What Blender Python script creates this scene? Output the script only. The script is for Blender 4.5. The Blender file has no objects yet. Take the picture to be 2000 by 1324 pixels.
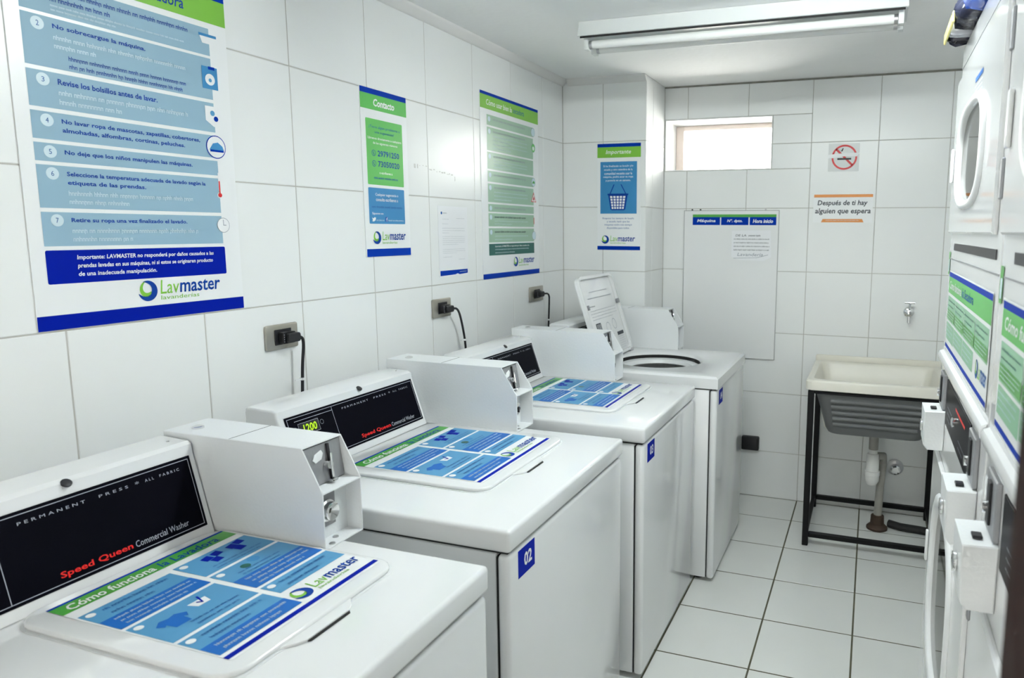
import bpy, bmesh, math, random
from mathutils import Matrix, Vector
random.seed(7)
R = math.radians
sc = bpy.context.scene
C = sc.collection

# ------------------------------------------------------------------ camera
cd = bpy.data.cameras.new('camera')
cam = bpy.data.objects.new('camera', cd)
C.objects.link(cam)
cam.location = (1.7157, -0.5512, 1.6037)
cam.rotation_euler = (R(82.0283), R(-0.3077), R(19.2925))
cd.sensor_width = 36
cd.lens = 1396.63 * 36 / 2000
cd.shift_x = -214.16 / 2000
cd.shift_y = -16.55 / 2000
cd.clip_start = 0.02
cd.dof.use_dof = True
cd.dof.focus_distance = 2.2
cd.dof.aperture_fstop = 5.6
sc.camera = cam

# ------------------------------------------------------------------ world and exposure
w = bpy.data.worlds.new('world')
sc.world = w
w.use_nodes = True
bg = w.node_tree.nodes['Background']
bg.inputs[0].default_value = (1.0, 0.97, 0.93, 1)
bg.inputs[1].default_value = 24.0
vs = sc.view_settings
vs.view_transform = 'Standard'
vs.look = 'None'
vs.gamma = 1.0
vs.use_curve_mapping = False
vs.exposure = 0.37
sc.cycles.adaptive_threshold = 0.03
sc.cycles.max_bounces = 6
sc.cycles.glossy_bounces = 3
sc.cycles.transmission_bounces = 4
sc.cycles.sample_clamp_indirect = 8.0
LAMP_E = 66.0     # glow of the lit tubes

# ------------------------------------------------------------------ materials
def mat(name, col, rough=0.5, metal=0.0, coat=0.0, bump=0.0, bscale=20.0, var=0.0, vscale=8.0, emit=None, estr=0.0, trans=0.0, ior=1.45, spec=0.5):
    m = bpy.data.materials.new(name)
    m.use_nodes = True
    nt = m.node_tree
    b = nt.nodes['Principled BSDF']
    b.inputs['Base Color'].default_value = (*col, 1)
    b.inputs['Roughness'].default_value = rough
    b.inputs['Metallic'].default_value = metal
    b.inputs['Coat Weight'].default_value = coat
    b.inputs['Coat Roughness'].default_value = 0.08
    b.inputs['Transmission Weight'].default_value = trans
    b.inputs['IOR'].default_value = ior
    b.inputs['Specular IOR Level'].default_value = spec
    if emit:
        b.inputs['Emission Color'].default_value = (*emit, 1)
        b.inputs['Emission Strength'].default_value = estr
    tc = nt.nodes.new('ShaderNodeTexCoord')
    geo = nt.nodes.new('ShaderNodeNewGeometry')
    if var > 0:
        n = nt.nodes.new('ShaderNodeTexNoise')
        n.inputs['Scale'].default_value = vscale
        n.inputs['Detail'].default_value = 2
        nt.links.new(geo.outputs['Position'], n.inputs['Vector'])
        mx = nt.nodes.new('ShaderNodeMix')
        mx.data_type = 'RGBA'
        mx.inputs[6].default_value = (*[c * (1 - var) for c in col], 1)
        mx.inputs[7].default_value = (*[min(1, c * (1 + var)) for c in col], 1)
        nt.links.new(n.outputs['Fac'], mx.inputs[0])
        nt.links.new(mx.outputs[2], b.inputs['Base Color'])
    if bump > 0:
        n2 = nt.nodes.new('ShaderNodeTexNoise')
        n2.inputs['Scale'].default_value = bscale
        n2.inputs['Detail'].default_value = 0
        nt.links.new(geo.outputs['Position'], n2.inputs['Vector'])
        bp = nt.nodes.new('ShaderNodeBump')
        bp.inputs['Strength'].default_value = bump
        bp.inputs['Distance'].default_value = 0.02
        nt.links.new(n2.outputs['Fac'], bp.inputs['Height'])
        nt.links.new(bp.outputs['Normal'], b.inputs['Normal'])
    return m

def s2l(r, g, b):
    f = lambda c: (c / 255 / 12.92) if c <= 10 else ((c / 255 + 0.055) / 1.055) ** 2.4
    return (f(r), f(g), f(b))

M = {}
M['tile'] = mat('white_wall_tile', (0.865, 0.88, 0.872), 0.27, bump=0.05, bscale=6, var=0.015, vscale=3)
M['grout'] = mat('wall_grout', (0.50, 0.49, 0.46), 0.9, var=0.25, vscale=6)
M['floor_tile'] = mat('white_floor_tile', (0.80, 0.81, 0.785), 0.2, bump=0.04, bscale=9, var=0.03, vscale=5)
M['floor_grout'] = mat('floor_grout', (0.10, 0.095, 0.06), 0.9, var=0.5, vscale=14)
M['plaster'] = mat('ceiling_plaster', (0.88, 0.885, 0.88), 0.85, bump=0.05, bscale=40, var=0.02)
M['trim'] = mat('cornice_paint', (0.76, 0.755, 0.74), 0.6)
M['enamel'] = mat('white_enamel', (0.79, 0.80, 0.805), 0.10, coat=0.4, var=0.01, vscale=3)
M['enamel2'] = mat('white_powder_coat', (0.81, 0.83, 0.84), 0.35, bump=0.03, bscale=160)
M['plastic'] = mat('white_plastic', (0.85, 0.86, 0.865), 0.3)
M['black_panel'] = mat('black_panel_film', (0.003, 0.003, 0.006), 0.35, spec=0.04)
M['black'] = mat('black_plastic', (0.012, 0.012, 0.015), 0.45)
M['dark'] = mat('dark_gap', (0.02, 0.02, 0.02), 0.9)
M['steel'] = mat('brushed_steel', (0.55, 0.55, 0.56), 0.35, metal=1.0, bump=0.03, bscale=90)
M['plate_steel'] = mat('zinc_plate', (0.33, 0.335, 0.35), 0.5, metal=0.6, bump=0.04, bscale=120)
M['bronze'] = mat('nickel_outlet_plate', (0.42, 0.40, 0.35), 0.36, metal=0.9, bump=0.02, bscale=60)
M['chrome'] = mat('chrome', (0.8, 0.8, 0.8), 0.12, metal=1.0)
M['sheet'] = mat('white_poster_vinyl', (0.86, 0.875, 0.88), 0.28)
M['paper'] = mat('white_paper', (0.85, 0.86, 0.88), 0.8)
M['board'] = mat('whiteboard', (0.84, 0.85, 0.85), 0.15)
M['blue'] = mat('print_royal_blue', s2l(0, 50, 156), 0.45, spec=0.06)
M['navy'] = mat('print_navy', s2l(0, 26, 148), 0.45, spec=0.06)
M['green'] = mat('print_lime_green', s2l(122, 186, 60), 0.35)
M['green2'] = mat('print_leaf_green', s2l(88, 180, 84), 0.35)
M['dgreen'] = mat('print_dark_green', s2l(20, 92, 84), 0.35)
M['sage'] = mat('print_sage', s2l(158, 190, 166), 0.3)
M['pale'] = mat('print_pale_blue', s2l(146, 178, 197), 0.45, spec=0.2)
M['mid'] = mat('print_mid_blue', s2l(62, 134, 186), 0.45, spec=0.2)
M['sky'] = mat('print_sky_blue', s2l(86, 148, 190), 0.45, spec=0.2)
M['deep'] = mat('print_deep_blue', s2l(28, 100, 180), 0.45, spec=0.2)
M['lidgreen'] = mat('print_lid_green', s2l(72, 158, 62), 0.3)
M['mint'] = mat('print_mint', s2l(140, 192, 156), 0.3)
M['white'] = mat('print_white', (0.86, 0.87, 0.88), 0.4)
M['soft_white'] = mat('print_soft_white', s2l(205, 224, 232), 0.4)
M['ink'] = mat('print_ink', s2l(60, 66, 74), 0.6)
M['soft_ink'] = mat('print_soft_ink', s2l(150, 156, 166), 0.6)
M['ink_blue'] = mat('print_ink_blue', s2l(0, 58, 146), 0.5, spec=0.2)
M['soft_blue'] = mat('print_soft_blue', s2l(26, 88, 156), 0.5, spec=0.2)
M['red'] = mat('print_red', s2l(205, 30, 36), 0.4)
M['orange'] = mat('print_orange', s2l(222, 142, 70), 0.4)
M['brand_red'] = mat('brand_red', s2l(226, 30, 24), 0.4)
M['dim'] = mat('panel_grey_text', s2l(176, 180, 190), 0.5)
M['led'] = mat('led_digits', (0.1, 0.2, 0.0), 0.4, emit=(0.50, 0.85, 0.01), estr=0.75)
M['led_green'] = mat('led_lamp', (0.0, 0.3, 0.05), 0.4, emit=(0.02, 0.5, 0.08), estr=0.35)
M['sink_cream'] = mat('sink_cream_resin', (0.82, 0.79, 0.70), 0.3, var=0.03, vscale=10)
M['sink_grey'] = mat('sink_grey_resin', (0.13, 0.135, 0.137), 0.55, bump=0.05, bscale=50, var=0.08)
M['black_steel'] = mat('black_painted_steel', (0.007, 0.007, 0.008), 0.5, spec=0.2)
M['pvc'] = mat('white_pvc', (0.8, 0.8, 0.78), 0.35)
M['pvc_grey'] = mat('grey_pvc', (0.33, 0.32, 0.29), 0.5, var=0.15, vscale=30)
M['rust'] = mat('rusty_flange', (0.05, 0.03, 0.02), 0.8, var=0.4, vscale=40)
M['fixture'] = mat('fixture_white_metal', (0.70, 0.72, 0.71), 0.35)
M['tube'] = mat('fluorescent_tube_off', (0.83, 0.84, 0.82), 0.25)
M['tube_on'] = mat('fluorescent_tube_lit', (0.9, 0.9, 0.9), 0.3, emit=(0.93, 1.0, 0.98), estr=LAMP_E)
M['wood'] = mat('dark_brown_door', (0.018, 0.006, 0.004), 0.6, spec=0.1, bump=0.1, bscale=30, var=0.3, vscale=20)
M['frame_al'] = mat('window_frame_paint', (0.80, 0.70, 0.64), 0.5)
def pane_mat():
    """thin clear pane: mirror-like by Fresnel, otherwise straight through"""
    m = bpy.data.materials.new('window_glass')
    m.use_nodes = True
    nt = m.node_tree
    nt.nodes.remove(nt.nodes['Principled BSDF'])
    fr = nt.nodes.new('ShaderNodeFresnel'); fr.inputs['IOR'].default_value = 1.45
    tr = nt.nodes.new('ShaderNodeBsdfTransparent'); tr.inputs[0].default_value = (0.97, 0.98, 0.97, 1)
    gl = nt.nodes.new('ShaderNodeBsdfGlossy'); gl.inputs['Roughness'].default_value = 0.02
    mx = nt.nodes.new('ShaderNodeMixShader')
    nt.links.new(fr.outputs[0], mx.inputs[0]); nt.links.new(tr.outputs[0], mx.inputs[1]); nt.links.new(gl.outputs[0], mx.inputs[2])
    nt.links.new(mx.outputs[0], nt.nodes['Material Output'].inputs['Surface'])
    return m
M['glass'] = pane_mat()
M['dglass'] = mat('dryer_glass', (0.55, 0.55, 0.52), 0.03, trans=1.0, ior=1.12)
M['drum'] = mat('dryer_drum', (0.55, 0.52, 0.42), 0.4)
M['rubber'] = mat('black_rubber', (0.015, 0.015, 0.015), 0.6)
M['vinyl_blue'] = mat('blue_plastic_wrap', (0.02, 0.10, 0.55), 0.18)
M['vinyl_black'] = mat('black_plastic_wrap', (0.012, 0.014, 0.03), 0.18)
M['vinyl_silver'] = mat('silver_plastic_wrap', (0.45, 0.46, 0.5), 0.2)
M['vinyl_yellow'] = mat('yellow_edge', (0.75, 0.68, 0.25), 0.4)
M['caulk'] = mat('mouldy_caulk', (0.22, 0.215, 0.19), 0.8, var=0.6, vscale=18)
M['clear'] = mat('clear_vinyl', (0.66, 0.675, 0.67), 0.3)
M['edge'] = mat('edge_shadow_grey', (0.42, 0.43, 0.43), 0.4, metal=0.3)  # grey that paints a shadow line round the whiteboard
M['baffle'] = mat('baffle_grey', (0.34, 0.34, 0.33), 0.85, bump=0.1, bscale=30, var=0.1)  # tone of the added baffle, kept low to dim the doorway
M['residue'] = mat('old_adhesive', (0.60, 0.60, 0.58), 0.7, var=0.2, vscale=60)

# ------------------------------------------------------------------ helpers
WM = {}
I4 = Matrix.Identity(4)

def link(name, me, m=None, parent=None, mw=None):
    o = bpy.data.objects.new(name, me)
    C.objects.link(o)
    mw = mw or I4
    if parent is not None:
        o.parent = parent
        o.matrix_parent_inverse = WM[parent].inverted()
    o.matrix_basis = mw
    WM[o] = mw.copy()
    if m is not None and me is not None and not me.materials:
        me.materials.append(m)
    return o

def finish(bm, name, smooth=None):
    me = bpy.data.meshes.new(name)
    bm.normal_update()
    bm.to_mesh(me)
    bm.free()
    if smooth:
        for p in me.polygons:
            p.use_smooth = True
        me.set_sharp_from_angle(angle=R(smooth))
    return me

def part(name, bm, m, parent=None, smooth=35, F=None):
    """bmesh in world coordinates (or in frame F) -> one mesh object with its origin at its own middle"""
    if F is None:
        vs_ = [v.co for v in bm.verts]
        lo = Vector([min(v[i] for v in vs_) for i in range(3)])
        hi = Vector([max(v[i] for v in vs_) for i in range(3)])
        c = (lo + hi) / 2
        for v in bm.verts:
            v.co -= c
        F = Matrix.Translation(c)
    return link(name, finish(bm, name, smooth), m if not isinstance(m, str) else M[m], parent, F)

def thing(name, label, cat, loc, group=None):
    o = link(name, None, None, None, Matrix.Translation(Vector(loc)))
    o.empty_display_size = 0.05
    return tag(o, label, cat, group)

def tag(o, label, cat, group=None):
    o['label'] = label
    o['category'] = cat
    if group:
        o['group'] = group
    return o

def struct(o):
    o['kind'] = 'structure'
    return o

def BM():
    return bmesh.new()

def box(bm, x0, x1, y0, y1, z0, z1, bev=0.0, seg=2):
    x0, x1 = sorted((x0, x1)); y0, y1 = sorted((y0, y1)); z0, z1 = sorted((z0, z1))
    r = bmesh.ops.create_cube(bm, size=1.0)
    vs_ = r['verts']
    for v in vs_:
        v.co = Vector((x0 + (v.co.x + .5) * (x1 - x0), y0 + (v.co.y + .5) * (y1 - y0), z0 + (v.co.z + .5) * (z1 - z0)))
    if bev > 0:
        es = list({e for v in vs_ for e in v.link_edges})
        bmesh.ops.bevel(bm, geom=es, offset=bev, segments=seg, profile=0.5, affect='EDGES')
    return bm

def prism(bm, pts, a0, a1, fmap, bev=0.0, seg=2):
    """polygon pts extruded from a0 to a1; fmap(p, q, a) -> xyz"""
    n = len(pts)
    va = [bm.verts.new(fmap(p, q, a0)) for p, q in pts]
    vb = [bm.verts.new(fmap(p, q, a1)) for p, q in pts]
    fa = bm.faces.new(va)
    fb = bm.faces.new(list(reversed(vb)))
    fs = [fa, fb]
    for i in range(n):
        fs.append(bm.faces.new((va[(i + 1) % n], va[i], vb[i], vb[(i + 1) % n])))
    bmesh.ops.recalc_face_normals(bm, faces=fs)
    if bev > 0:
        es = list(set(fa.edges) | set(fb.edges))
        bmesh.ops.bevel(bm, geom=es, offset=bev, segments=seg, profile=0.5, affect='EDGES')
    return bm

def rrect(x0, y0, x1, y1, r, n=6):
    P = []
    for cx, cy, a in ((x1 - r, y1 - r, 0), (x0 + r, y1 - r, 90), (x0 + r, y0 + r, 180), (x1 - r, y0 + r, 270)):
        for k in range(n + 1):
            t = R(a + 90 * k / n)
            P.append((cx + r * math.cos(t), cy + r * math.sin(t)))
    return P

def tube(bm, path, r, n=10, closed=False, cap=True, rf=None):
    P = [Vector(p) for p in path]
    N = len(P)
    rings = []
    up = None
    for i in range(N):
        if closed:
            t = (P[(i + 1) % N] - P[i - 1]).normalized()
        else:
            t = (P[min(i + 1, N - 1)] - P[max(i - 1, 0)]).normalized()
        if up is None:
            up = Vector((0, 0, 1)) if abs(t.z) < 0.9 else Vector((1, 0, 0))
        a = t.cross(up)
        if a.length < 1e-6:
            a = t.cross(Vector((0, 1, 0)))
        a.normalize()
        b = a.cross(t).normalized()
        up = b
        rr = r if rf is None else rf(i / (N - 1)) * r
        rings.append([bm.verts.new(P[i] + a * rr * math.cos(2 * math.pi * k / n) + b * rr * math.sin(2 * math.pi * k / n)) for k in range(n)])
    for i in range(N if closed else N - 1):
        A, B = rings[i], rings[(i + 1) % N]
        for k in range(n):
            bm.faces.new((A[k], A[(k + 1) % n], B[(k + 1) % n], B[k]))
    if cap and not closed:
        bm.faces.new(list(reversed(rings[0])))
        bm.faces.new(rings[-1])
    bmesh.ops.recalc_face_normals(bm, faces=bm.faces[:])
    return bm

def lathe(bm, prof, c, axis='z', n=20):
    """prof: list of (radius, height); turned around axis through c"""
    c = Vector(c)
    def mp(r, h, t):
        p, q = r * math.cos(t), r * math.sin(t)
        return c + (Vector((p, q, h)) if axis == 'z' else Vector((h, p, q)) if axis == 'x' else Vector((p, h, q)))
    rings = [[bm.verts.new(mp(r, h, 2 * math.pi * k / n)) for k in range(n)] for r, h in prof]
    fs = []
    for A, B in zip(rings, rings[1:]):
        for k in range(n):
            fs.append(bm.faces.new((A[k], A[(k + 1) % n], B[(k + 1) % n], B[k])))
    fs.append(bm.faces.new(list(reversed(rings[0]))))
    fs.append(bm.faces.new(rings[-1]))
    bmesh.ops.recalc_face_normals(bm, faces=fs)
    return bm

def frame(o, right, up):
    r = Vector(right).normalized(); u = Vector(up).normalized(); n = r.cross(u)
    m = Matrix.Identity(4)
    for i in range(3):
        m[i][0], m[i][1], m[i][2], m[i][3] = r[i], u[i], n[i], o[i]
    return m

# flat print in a local frame: x right, y up, z out of the sheet
class Print:
    def __init__(self, F, parent):
        self.F, self.p = F, parent
    def poly(self, name, pts, m, layer=1, parent=None):
        bm = BM()
        bm.faces.new([bm.verts.new((x, y, layer * 0.0004)) for x, y in pts])
        bmesh.ops.recalc_face_normals(bm, faces=bm.faces[:])
        for f in bm.faces:
            f.normal_update()
            if f.normal.z < 0:
                f.normal_flip()
        return part(name, bm, m, parent or self.p, None, self.F)
    def rect(self, name, x0, y0, x1, y1, m, layer=1, r=0.0, parent=None):
        pts = rrect(x0, y0, x1, y1, r, 4) if r > 0 else [(x0, y0), (x1, y0), (x1, y1), (x0, y1)]
        return self.poly(name, pts, m, layer, parent)
    def multi(self, name, polys, m, layer=1, parent=None):
        bm = BM()
        for pts in polys:
            f = bm.faces.new([bm.verts.new((x, y, layer * 0.0004)) for x, y in pts])
            f.normal_update()
            if f.normal.z < 0:
                f.normal_flip()
        return part(name, bm, m, parent or self.p, None, self.F)
    def circle(self, name, cx, cy, r, m, layer=1, ry=None, parent=None, n=24):
        ry = ry or r
        return self.poly(name, [(cx + r * math.cos(2 * math.pi * k / n), cy + ry * math.sin(2 * math.pi * k / n)) for k in range(n)], m, layer, parent)
    def ring(self, name, cx, cy, r, wd, m, layer=1, a0=0, a1=360, parent=None, n=32):
        P = []
        for k in range(n):
            t0, t1 = R(a0 + (a1 - a0) * k / n), R(a0 + (a1 - a0) * (k + 1) / n)
            P.append([(cx + q * math.cos(t), cy + q * math.sin(t)) for q, t in ((r - wd, t0), (r, t0), (r, t1), (r - wd, t1))])
        return self.multi(name, P, m, layer, parent)
    def text(self, name, s, x0, y0, x1, y1, m, layer=2, bold=0.0, shear=0.0, parent=None):
        """text fitted exactly into the rectangle"""
        cu = bpy.data.curves.new(name, 'FONT')
        cu.body = s
        cu.resolution_u = 2
        cu.offset = bold
        cu.shear = shear
        tmp = bpy.data.objects.new(name, cu)
        C.objects.link(tmp)
        bpy.context.view_layer.update()
        dg = bpy.context.evaluated_depsgraph_get()
        me = bpy.data.meshes.new_from_object(tmp.evaluated_get(dg))
        bpy.data.objects.remove(tmp)
        bpy.data.curves.remove(cu)
        xs = [v.co.x for v in me.vertices]; ys = [v.co.y for v in me.vertices]
        a, b, c, d = min(xs), max(xs), min(ys), max(ys)
        for v in me.vertices:
            v.co = Vector((x0 + (v.co.x - a) / (b - a) * (x1 - x0), y0 + (v.co.y - c) / (d - c) * (y1 - y0), layer * 0.0004))
        me.materials.clear()
        me.name = name
        return link(name, me, M[m], parent or self.p, self.F)
    def lines(self, name, x0, y0, x1, y1, n, m, layer=2, fill=0.5, last=0.6, parent=None, wl=(2.0, 6.5), center=False):
        """n lines of print too small to read, each a row of word strokes"""
        P = []
        ph = (y1 - y0) / n
        h = ph * fill
        for k in range(n):
            yt = y1 - k * ph - ph * 0.2
            xe = x1 if k < n - 1 else x0 + (x1 - x0) * last
            xs = x0
            if center:
                sh = random.uniform(0, 0.1) * (x1 - x0)
                xs, xe = x0 + sh, x1 - sh
            x = xs
            lw = h * 0.50
            while x < xe - lw:
                for _ in range(random.randint(int(wl[0]), int(wl[1]) + 2)):
                    if x + lw > xe:
                        break
                    hh = h * random.choice((.66, .66, .72, 1.0))
                    lo = yt - h - (h * .22 if random.random() < .1 else 0)
                    if lw * 0.5 > 0.0011:      # big enough to show a letter's two stems
                        st_ = lw * .26
                        P.append([(x, lo), (x + st_, lo), (x + st_, lo + hh), (x, lo + hh)])
                        P.append([(x + lw - st_, yt - h), (x + lw, yt - h), (x + lw, yt - h + h * .66), (x + lw - st_, yt - h + h * .66)])
                        P.append([(x, yt - h + h * .50), (x + lw, yt - h + h * .50), (x + lw, yt - h + h * .66), (x, yt - h + h * .66)])
                    else:
                        P.append([(x, lo), (x + lw * .8, lo), (x + lw * .8, lo + hh), (x, lo + hh)])
                    x += lw * 1.22
                x += lw * .75
        return self.multi(name, P, m, layer, parent)
    def logo(self, x0, y0, x1, y1, m1='green', m2='ink_blue', layer=2, parent=None, sub=True):
        """swirl and the word mark"""
        h = y1 - y0
        r = h * 0.5
        cx, cy = x0 + r, y0 + r
        def cres(a0, a1, r0, r1, wmax, n=22):
            o, i = [], []
            for k in range(n + 1):
                t = k / n
                a = R(a0 + (a1 - a0) * t)
                ro = r0 + (r1 - r0) * t
                wv = wmax * math.sin(math.pi * min(1, t * 0.98 + 0.01)) ** 0.7
                o.append((cx + ro * r * math.cos(a), cy + ro * r * math.sin(a)))
                i.append((cx + (ro - wv) * r * math.cos(a), cy + (ro - wv) * r * math.sin(a)))
            return [[o[k], o[k + 1], i[k + 1], i[k]] for k in range(n)]
        self.multi('logo_swirl', cres(115, -165, 1.0, 0.98, 0.60), m2, layer, parent)
        self.multi('logo_swirl', cres(98, 350, 1.0, 0.36, 0.42), m1, layer, parent)
        tx = x0 + h * 1.15
        L = x1 - tx
        yb = y0 + h * (0.30 if sub else 0.12)
        self.text('logo_text', 'Lav', tx, yb, tx + L * 0.30, y1 - h * 0.02, m1, layer, 0.0, 0.12, parent)
        self.text('logo_text', 'master', tx + L * 0.305, yb, x1, y1 - h * 0.10, m2, layer, 0.015, 0.12, parent)
        if sub:
            self.text('logo_text', 'lavanderías', tx, y0 + h * 0.02, tx + L * 0.62, y0 + h * 0.22, m1, layer, 0, 0.05, parent)

# ------------------------------------------------------------------ the setting
YB, YC, XC, ZC = 3.682, 3.318, 0.502, 2.445
TX, TY, TZ, TF = 0.3568, 0.3579, 0.3622, 0.3631
XB0, YL0, Z2, YF0 = 1.3577, 1.2631, 1.7345, 3.3675
XR, YN = 2.72, -1.02          # right wall, wall with the door

def tiles(parent, P0, P1, gp, gq, off, fmap, th, g, m, hole=None, name='tile'):
    """rectangular tiles over [P0,P1]; gp/gq = (origin, pitch); fmap(p, q, d) -> xyz with d = depth out of the wall"""
    cache = {}
    def cells(lo, hi, o, t):
        k = math.floor((lo - o) / t)
        out = []
        while o + k * t < hi - 1e-6:
            a, b = max(lo, o + k * t), min(hi, o + (k + 1) * t)
            if b - a > 0.006:
                out.append((a, b))
            k += 1
        return out
    for a, b in cells(P0[0], P1[0], *gp):
        for c, d in cells(P0[1], P1[1], *gq):
            rs = [(a, b, c, d)]
            if hole:
                h0, h1, h2, h3 = hole
                if a < h1 and b > h0 and c < h3 and d > h2:
                    rs = []
                    if d > h3: rs.append((a, b, h3, d))
                    if c < h2: rs.append((a, b, c, h2))
                    m0, m1 = max(c, h2), min(d, h3)
                    if a < h0: rs.append((a, h0, m0, m1))
                    if b > h1: rs.append((h1, b, m0, m1))
            for (p0, p1, q0, q1) in rs:
                if p1 - p0 < 0.01 or q1 - q0 < 0.01:
                    continue
                key = (round(p1 - p0, 3), round(q1 - q0, 3))
                ctr = Vector(fmap((p0 + p1) / 2, (q0 + q1) / 2, 0))
                if key not in cache:
                    hx, hy = (p1 - p0 - g) / 2, (q1 - q0 - g) / 2
                    o0 = Vector(fmap(0, 0, 0))
                    bm = BM()
                    e = 0.0014
                    lev = [(hx, hy, 0.0), (hx, hy, th - e), (hx - e, hy - e, th)]
                    rings = [[bm.verts.new(Vector(fmap(sx * u, sy * v, dd)) - o0) for sx, sy in ((-1, -1), (1, -1), (1, 1), (-1, 1))] for u, v, dd in lev]
                    for A, B in zip(rings, rings[1:]):
                        for k in range(4):
                            bm.faces.new((A[k], A[(k + 1) % 4], B[(k + 1) % 4], B[k]))
                    bm.faces.new(rings[-1])
                    bm.faces.new(list(reversed(rings[0])))
                    bmesh.ops.recalc_face_normals(bm, faces=bm.faces[:])
                    cache[key] = finish(bm, name)
                # tiny unevenness of a hand-laid surface
                link(name, cache[key], m, parent, Matrix.Translation(ctr))

TH = 0.004
# floor
bm = BM(); box(bm, -0.15, XR + 0.15, YN - 0.2, YB + 0.1, -0.12, -.0009)
floor = struct(part('floor', bm, 'floor_grout'))
tiles(floor, (0.0, YN), (XR, YB), (XB0, TX), (YF0, TF), 0, lambda p, q, d: (p, q, -TH + d), TH, 0.006, M['floor_tile'])
# left wall
bm = BM(); box(bm, -0.15, -.0014, YN - 0.2, YC + 0.4, -0.1, ZC + 0.1)
wl = struct(part('wall_left', bm, 'grout'))
tiles(wl, (YN, 0.0), (YC, ZC), (YL0, TY), (Z2, TZ), 0, lambda p, q, d: (-TH + d, p, q), TH, 0.0035, M['tile'])
# column in the corner: front and side
bm = BM(); box(bm, -0.10, XC - .0014, YC + .0014, YB + 0.1, -0.1, ZC + 0.1)
wc = struct(part('wall_column', bm, 'grout'))
tiles(wc, (0.0, 0.0), (XC, ZC), (0.247, TX), (Z2, TZ), 0, lambda p, q, d: (p, YC + TH - d, q), TH, 0.0035, M['tile'])
tiles(wc, (YC, 0.0), (YB, ZC), (YC + 0.13, TY), (Z2, TZ), 0, lambda p, q, d: (XC - TH + d, p, q), TH, 0.0035, M['tile'])
# back wall with the window opening
WX0, WX1, WZ0, WZ1 = 0.506, 1.141, 1.956, 2.255
WD = 0.30
bm = BM()
box(bm, XC - 0.1, XR + 0.15, YB + .0014, YB + WD, -0.1, WZ0)
box(bm, XC - 0.1, XR + 0.15, YB + .0014, YB + WD, WZ1, ZC + 0.1)
box(bm, XC - 0.1, WX0, YB + .0014, YB + WD, WZ0, WZ1)
box(bm, WX1, XR + 0.15, YB + .0014, YB + WD, WZ0, WZ1)
wb = struct(part('wall_back', bm, 'grout'))
tiles(wb, (XC, 0.0), (XR, ZC), (XB0, TX), (Z2, TZ), 0, lambda p, q, d: (p, YB + TH - d, q), TH, 0.0035, M['tile'], hole=(WX0, WX1, WZ0, WZ1))
bm = BM()
box(bm, WX0 + 0.001, WX0 + 0.006, YB, YB + WD, WZ0 + .001, WZ1 - .001); box(bm, WX1 - 0.006, WX1 - 0.001, YB, YB + WD, WZ0 + .001, WZ1 - .001)
box(bm, WX0 + .006, WX1 - .006, YB, YB + WD, WZ0 + 0.001, WZ0 + 0.006); box(bm, WX0 + .006, WX1 - .006, YB, YB + WD, WZ1 - 0.006, WZ1 - 0.001)
part('reveal', bm, 'plaster', wb)
# right wall and the wall with the door behind the camera
bm = BM(); box(bm, XR + TH, XR + 0.15, YN - 0.2, YB + 0.1, -0.1, ZC + 0.1)
wr = struct(part('wall_right', bm, 'grout'))
tiles(wr, (YN, 0.0), (YB, ZC), (YL0 + 0.1, TY), (Z2, TZ), 0, lambda p, q, d: (XR + TH - d, p, q), TH, 0.0035, M['tile'])
DX0, DX1, DZ = 0.80, 1.845, 2.12
bm = BM()
box(bm, -0.15, DX0, YN - 0.12, YN, -0.1, ZC + 0.1)
box(bm, DX1, XR + 0.15, YN - 0.12, YN, -0.1, ZC + 0.1)
box(bm, DX0, DX1, YN - 0.12, YN, DZ, ZC + 0.1)
struct(part('wall_front', bm, 'tile'))
# unseen wall, roof and floor added to cut the daylight through the door
bm = BM(); box(bm, -1.9, 4.6, YN - 1.75, YN - 1.60, -.1, 3.2); box(bm, -1.9, 4.6, YN - 1.60, YN - .12, 2.6, 2.75)
struct(part('wall_added_baffle', bm, 'baffle'))
bm = BM(); box(bm, -2.2, 4.9, YN - 3, YN - .2, -.14, -.02)
struct(part('floor_added_baffle', bm, 'baffle'))
# ceiling
bm = BM(); box(bm, -0.15, XR + 0.15, YN - 0.2, YB + 0.3, ZC, ZC + 0.12)
struct(part('ceiling', bm, 'plaster'))
# cornice
def cornice(name, a, b, nrm):
    a, b, nrm = Vector(a), Vector(b), Vector(nrm)
    prof = [(0, -0.034), (0.004, -0.034), (0.012, -0.030), (0.020, -0.019), (0.032, -0.010), (0.036, -0.004), (0.036, 0)]
    d = (b - a)
    bm = BM()
    prism(bm, [(0, 0)] + prof, 0, 1, lambda p, q, t: a + d * t + nrm * p + Vector((0, 0, q)))
    struct(part(name, bm, 'trim'))
cornice('trim_1', (0, YN, ZC), (0, YC - 0.002, ZC), (1, 0, 0))
cornice('trim_2', (0.037, YC, ZC), (XC, YC, ZC), (0, -1, 0))
bm = BM(); box(bm, XC, XR, YB - .004, YB, ZC - .010, ZC - .0005)
struct(part('trim_3', bm, 'caulk'))
# old adhesive marks on the left wall
bm = BM()
for k in range(16):
    y = 1.885 + k * 0.019 + random.uniform(-.004, .004)
    z = 1.858 - k * 0.0018 + random.uniform(-.005, .005)
    wdt, hh = random.uniform(.004, .013), random.uniform(.002, .006)
    if k in (0, 1): hh, z = .016, z - .004
    if k == 15: hh, wdt, z = .018, .003, z - .01
    box(bm, 0.0, 0.0006, y, y + wdt, z - hh / 2, z + hh / 2)
part('adhesive_mark', bm, 'residue', wl)

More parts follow.
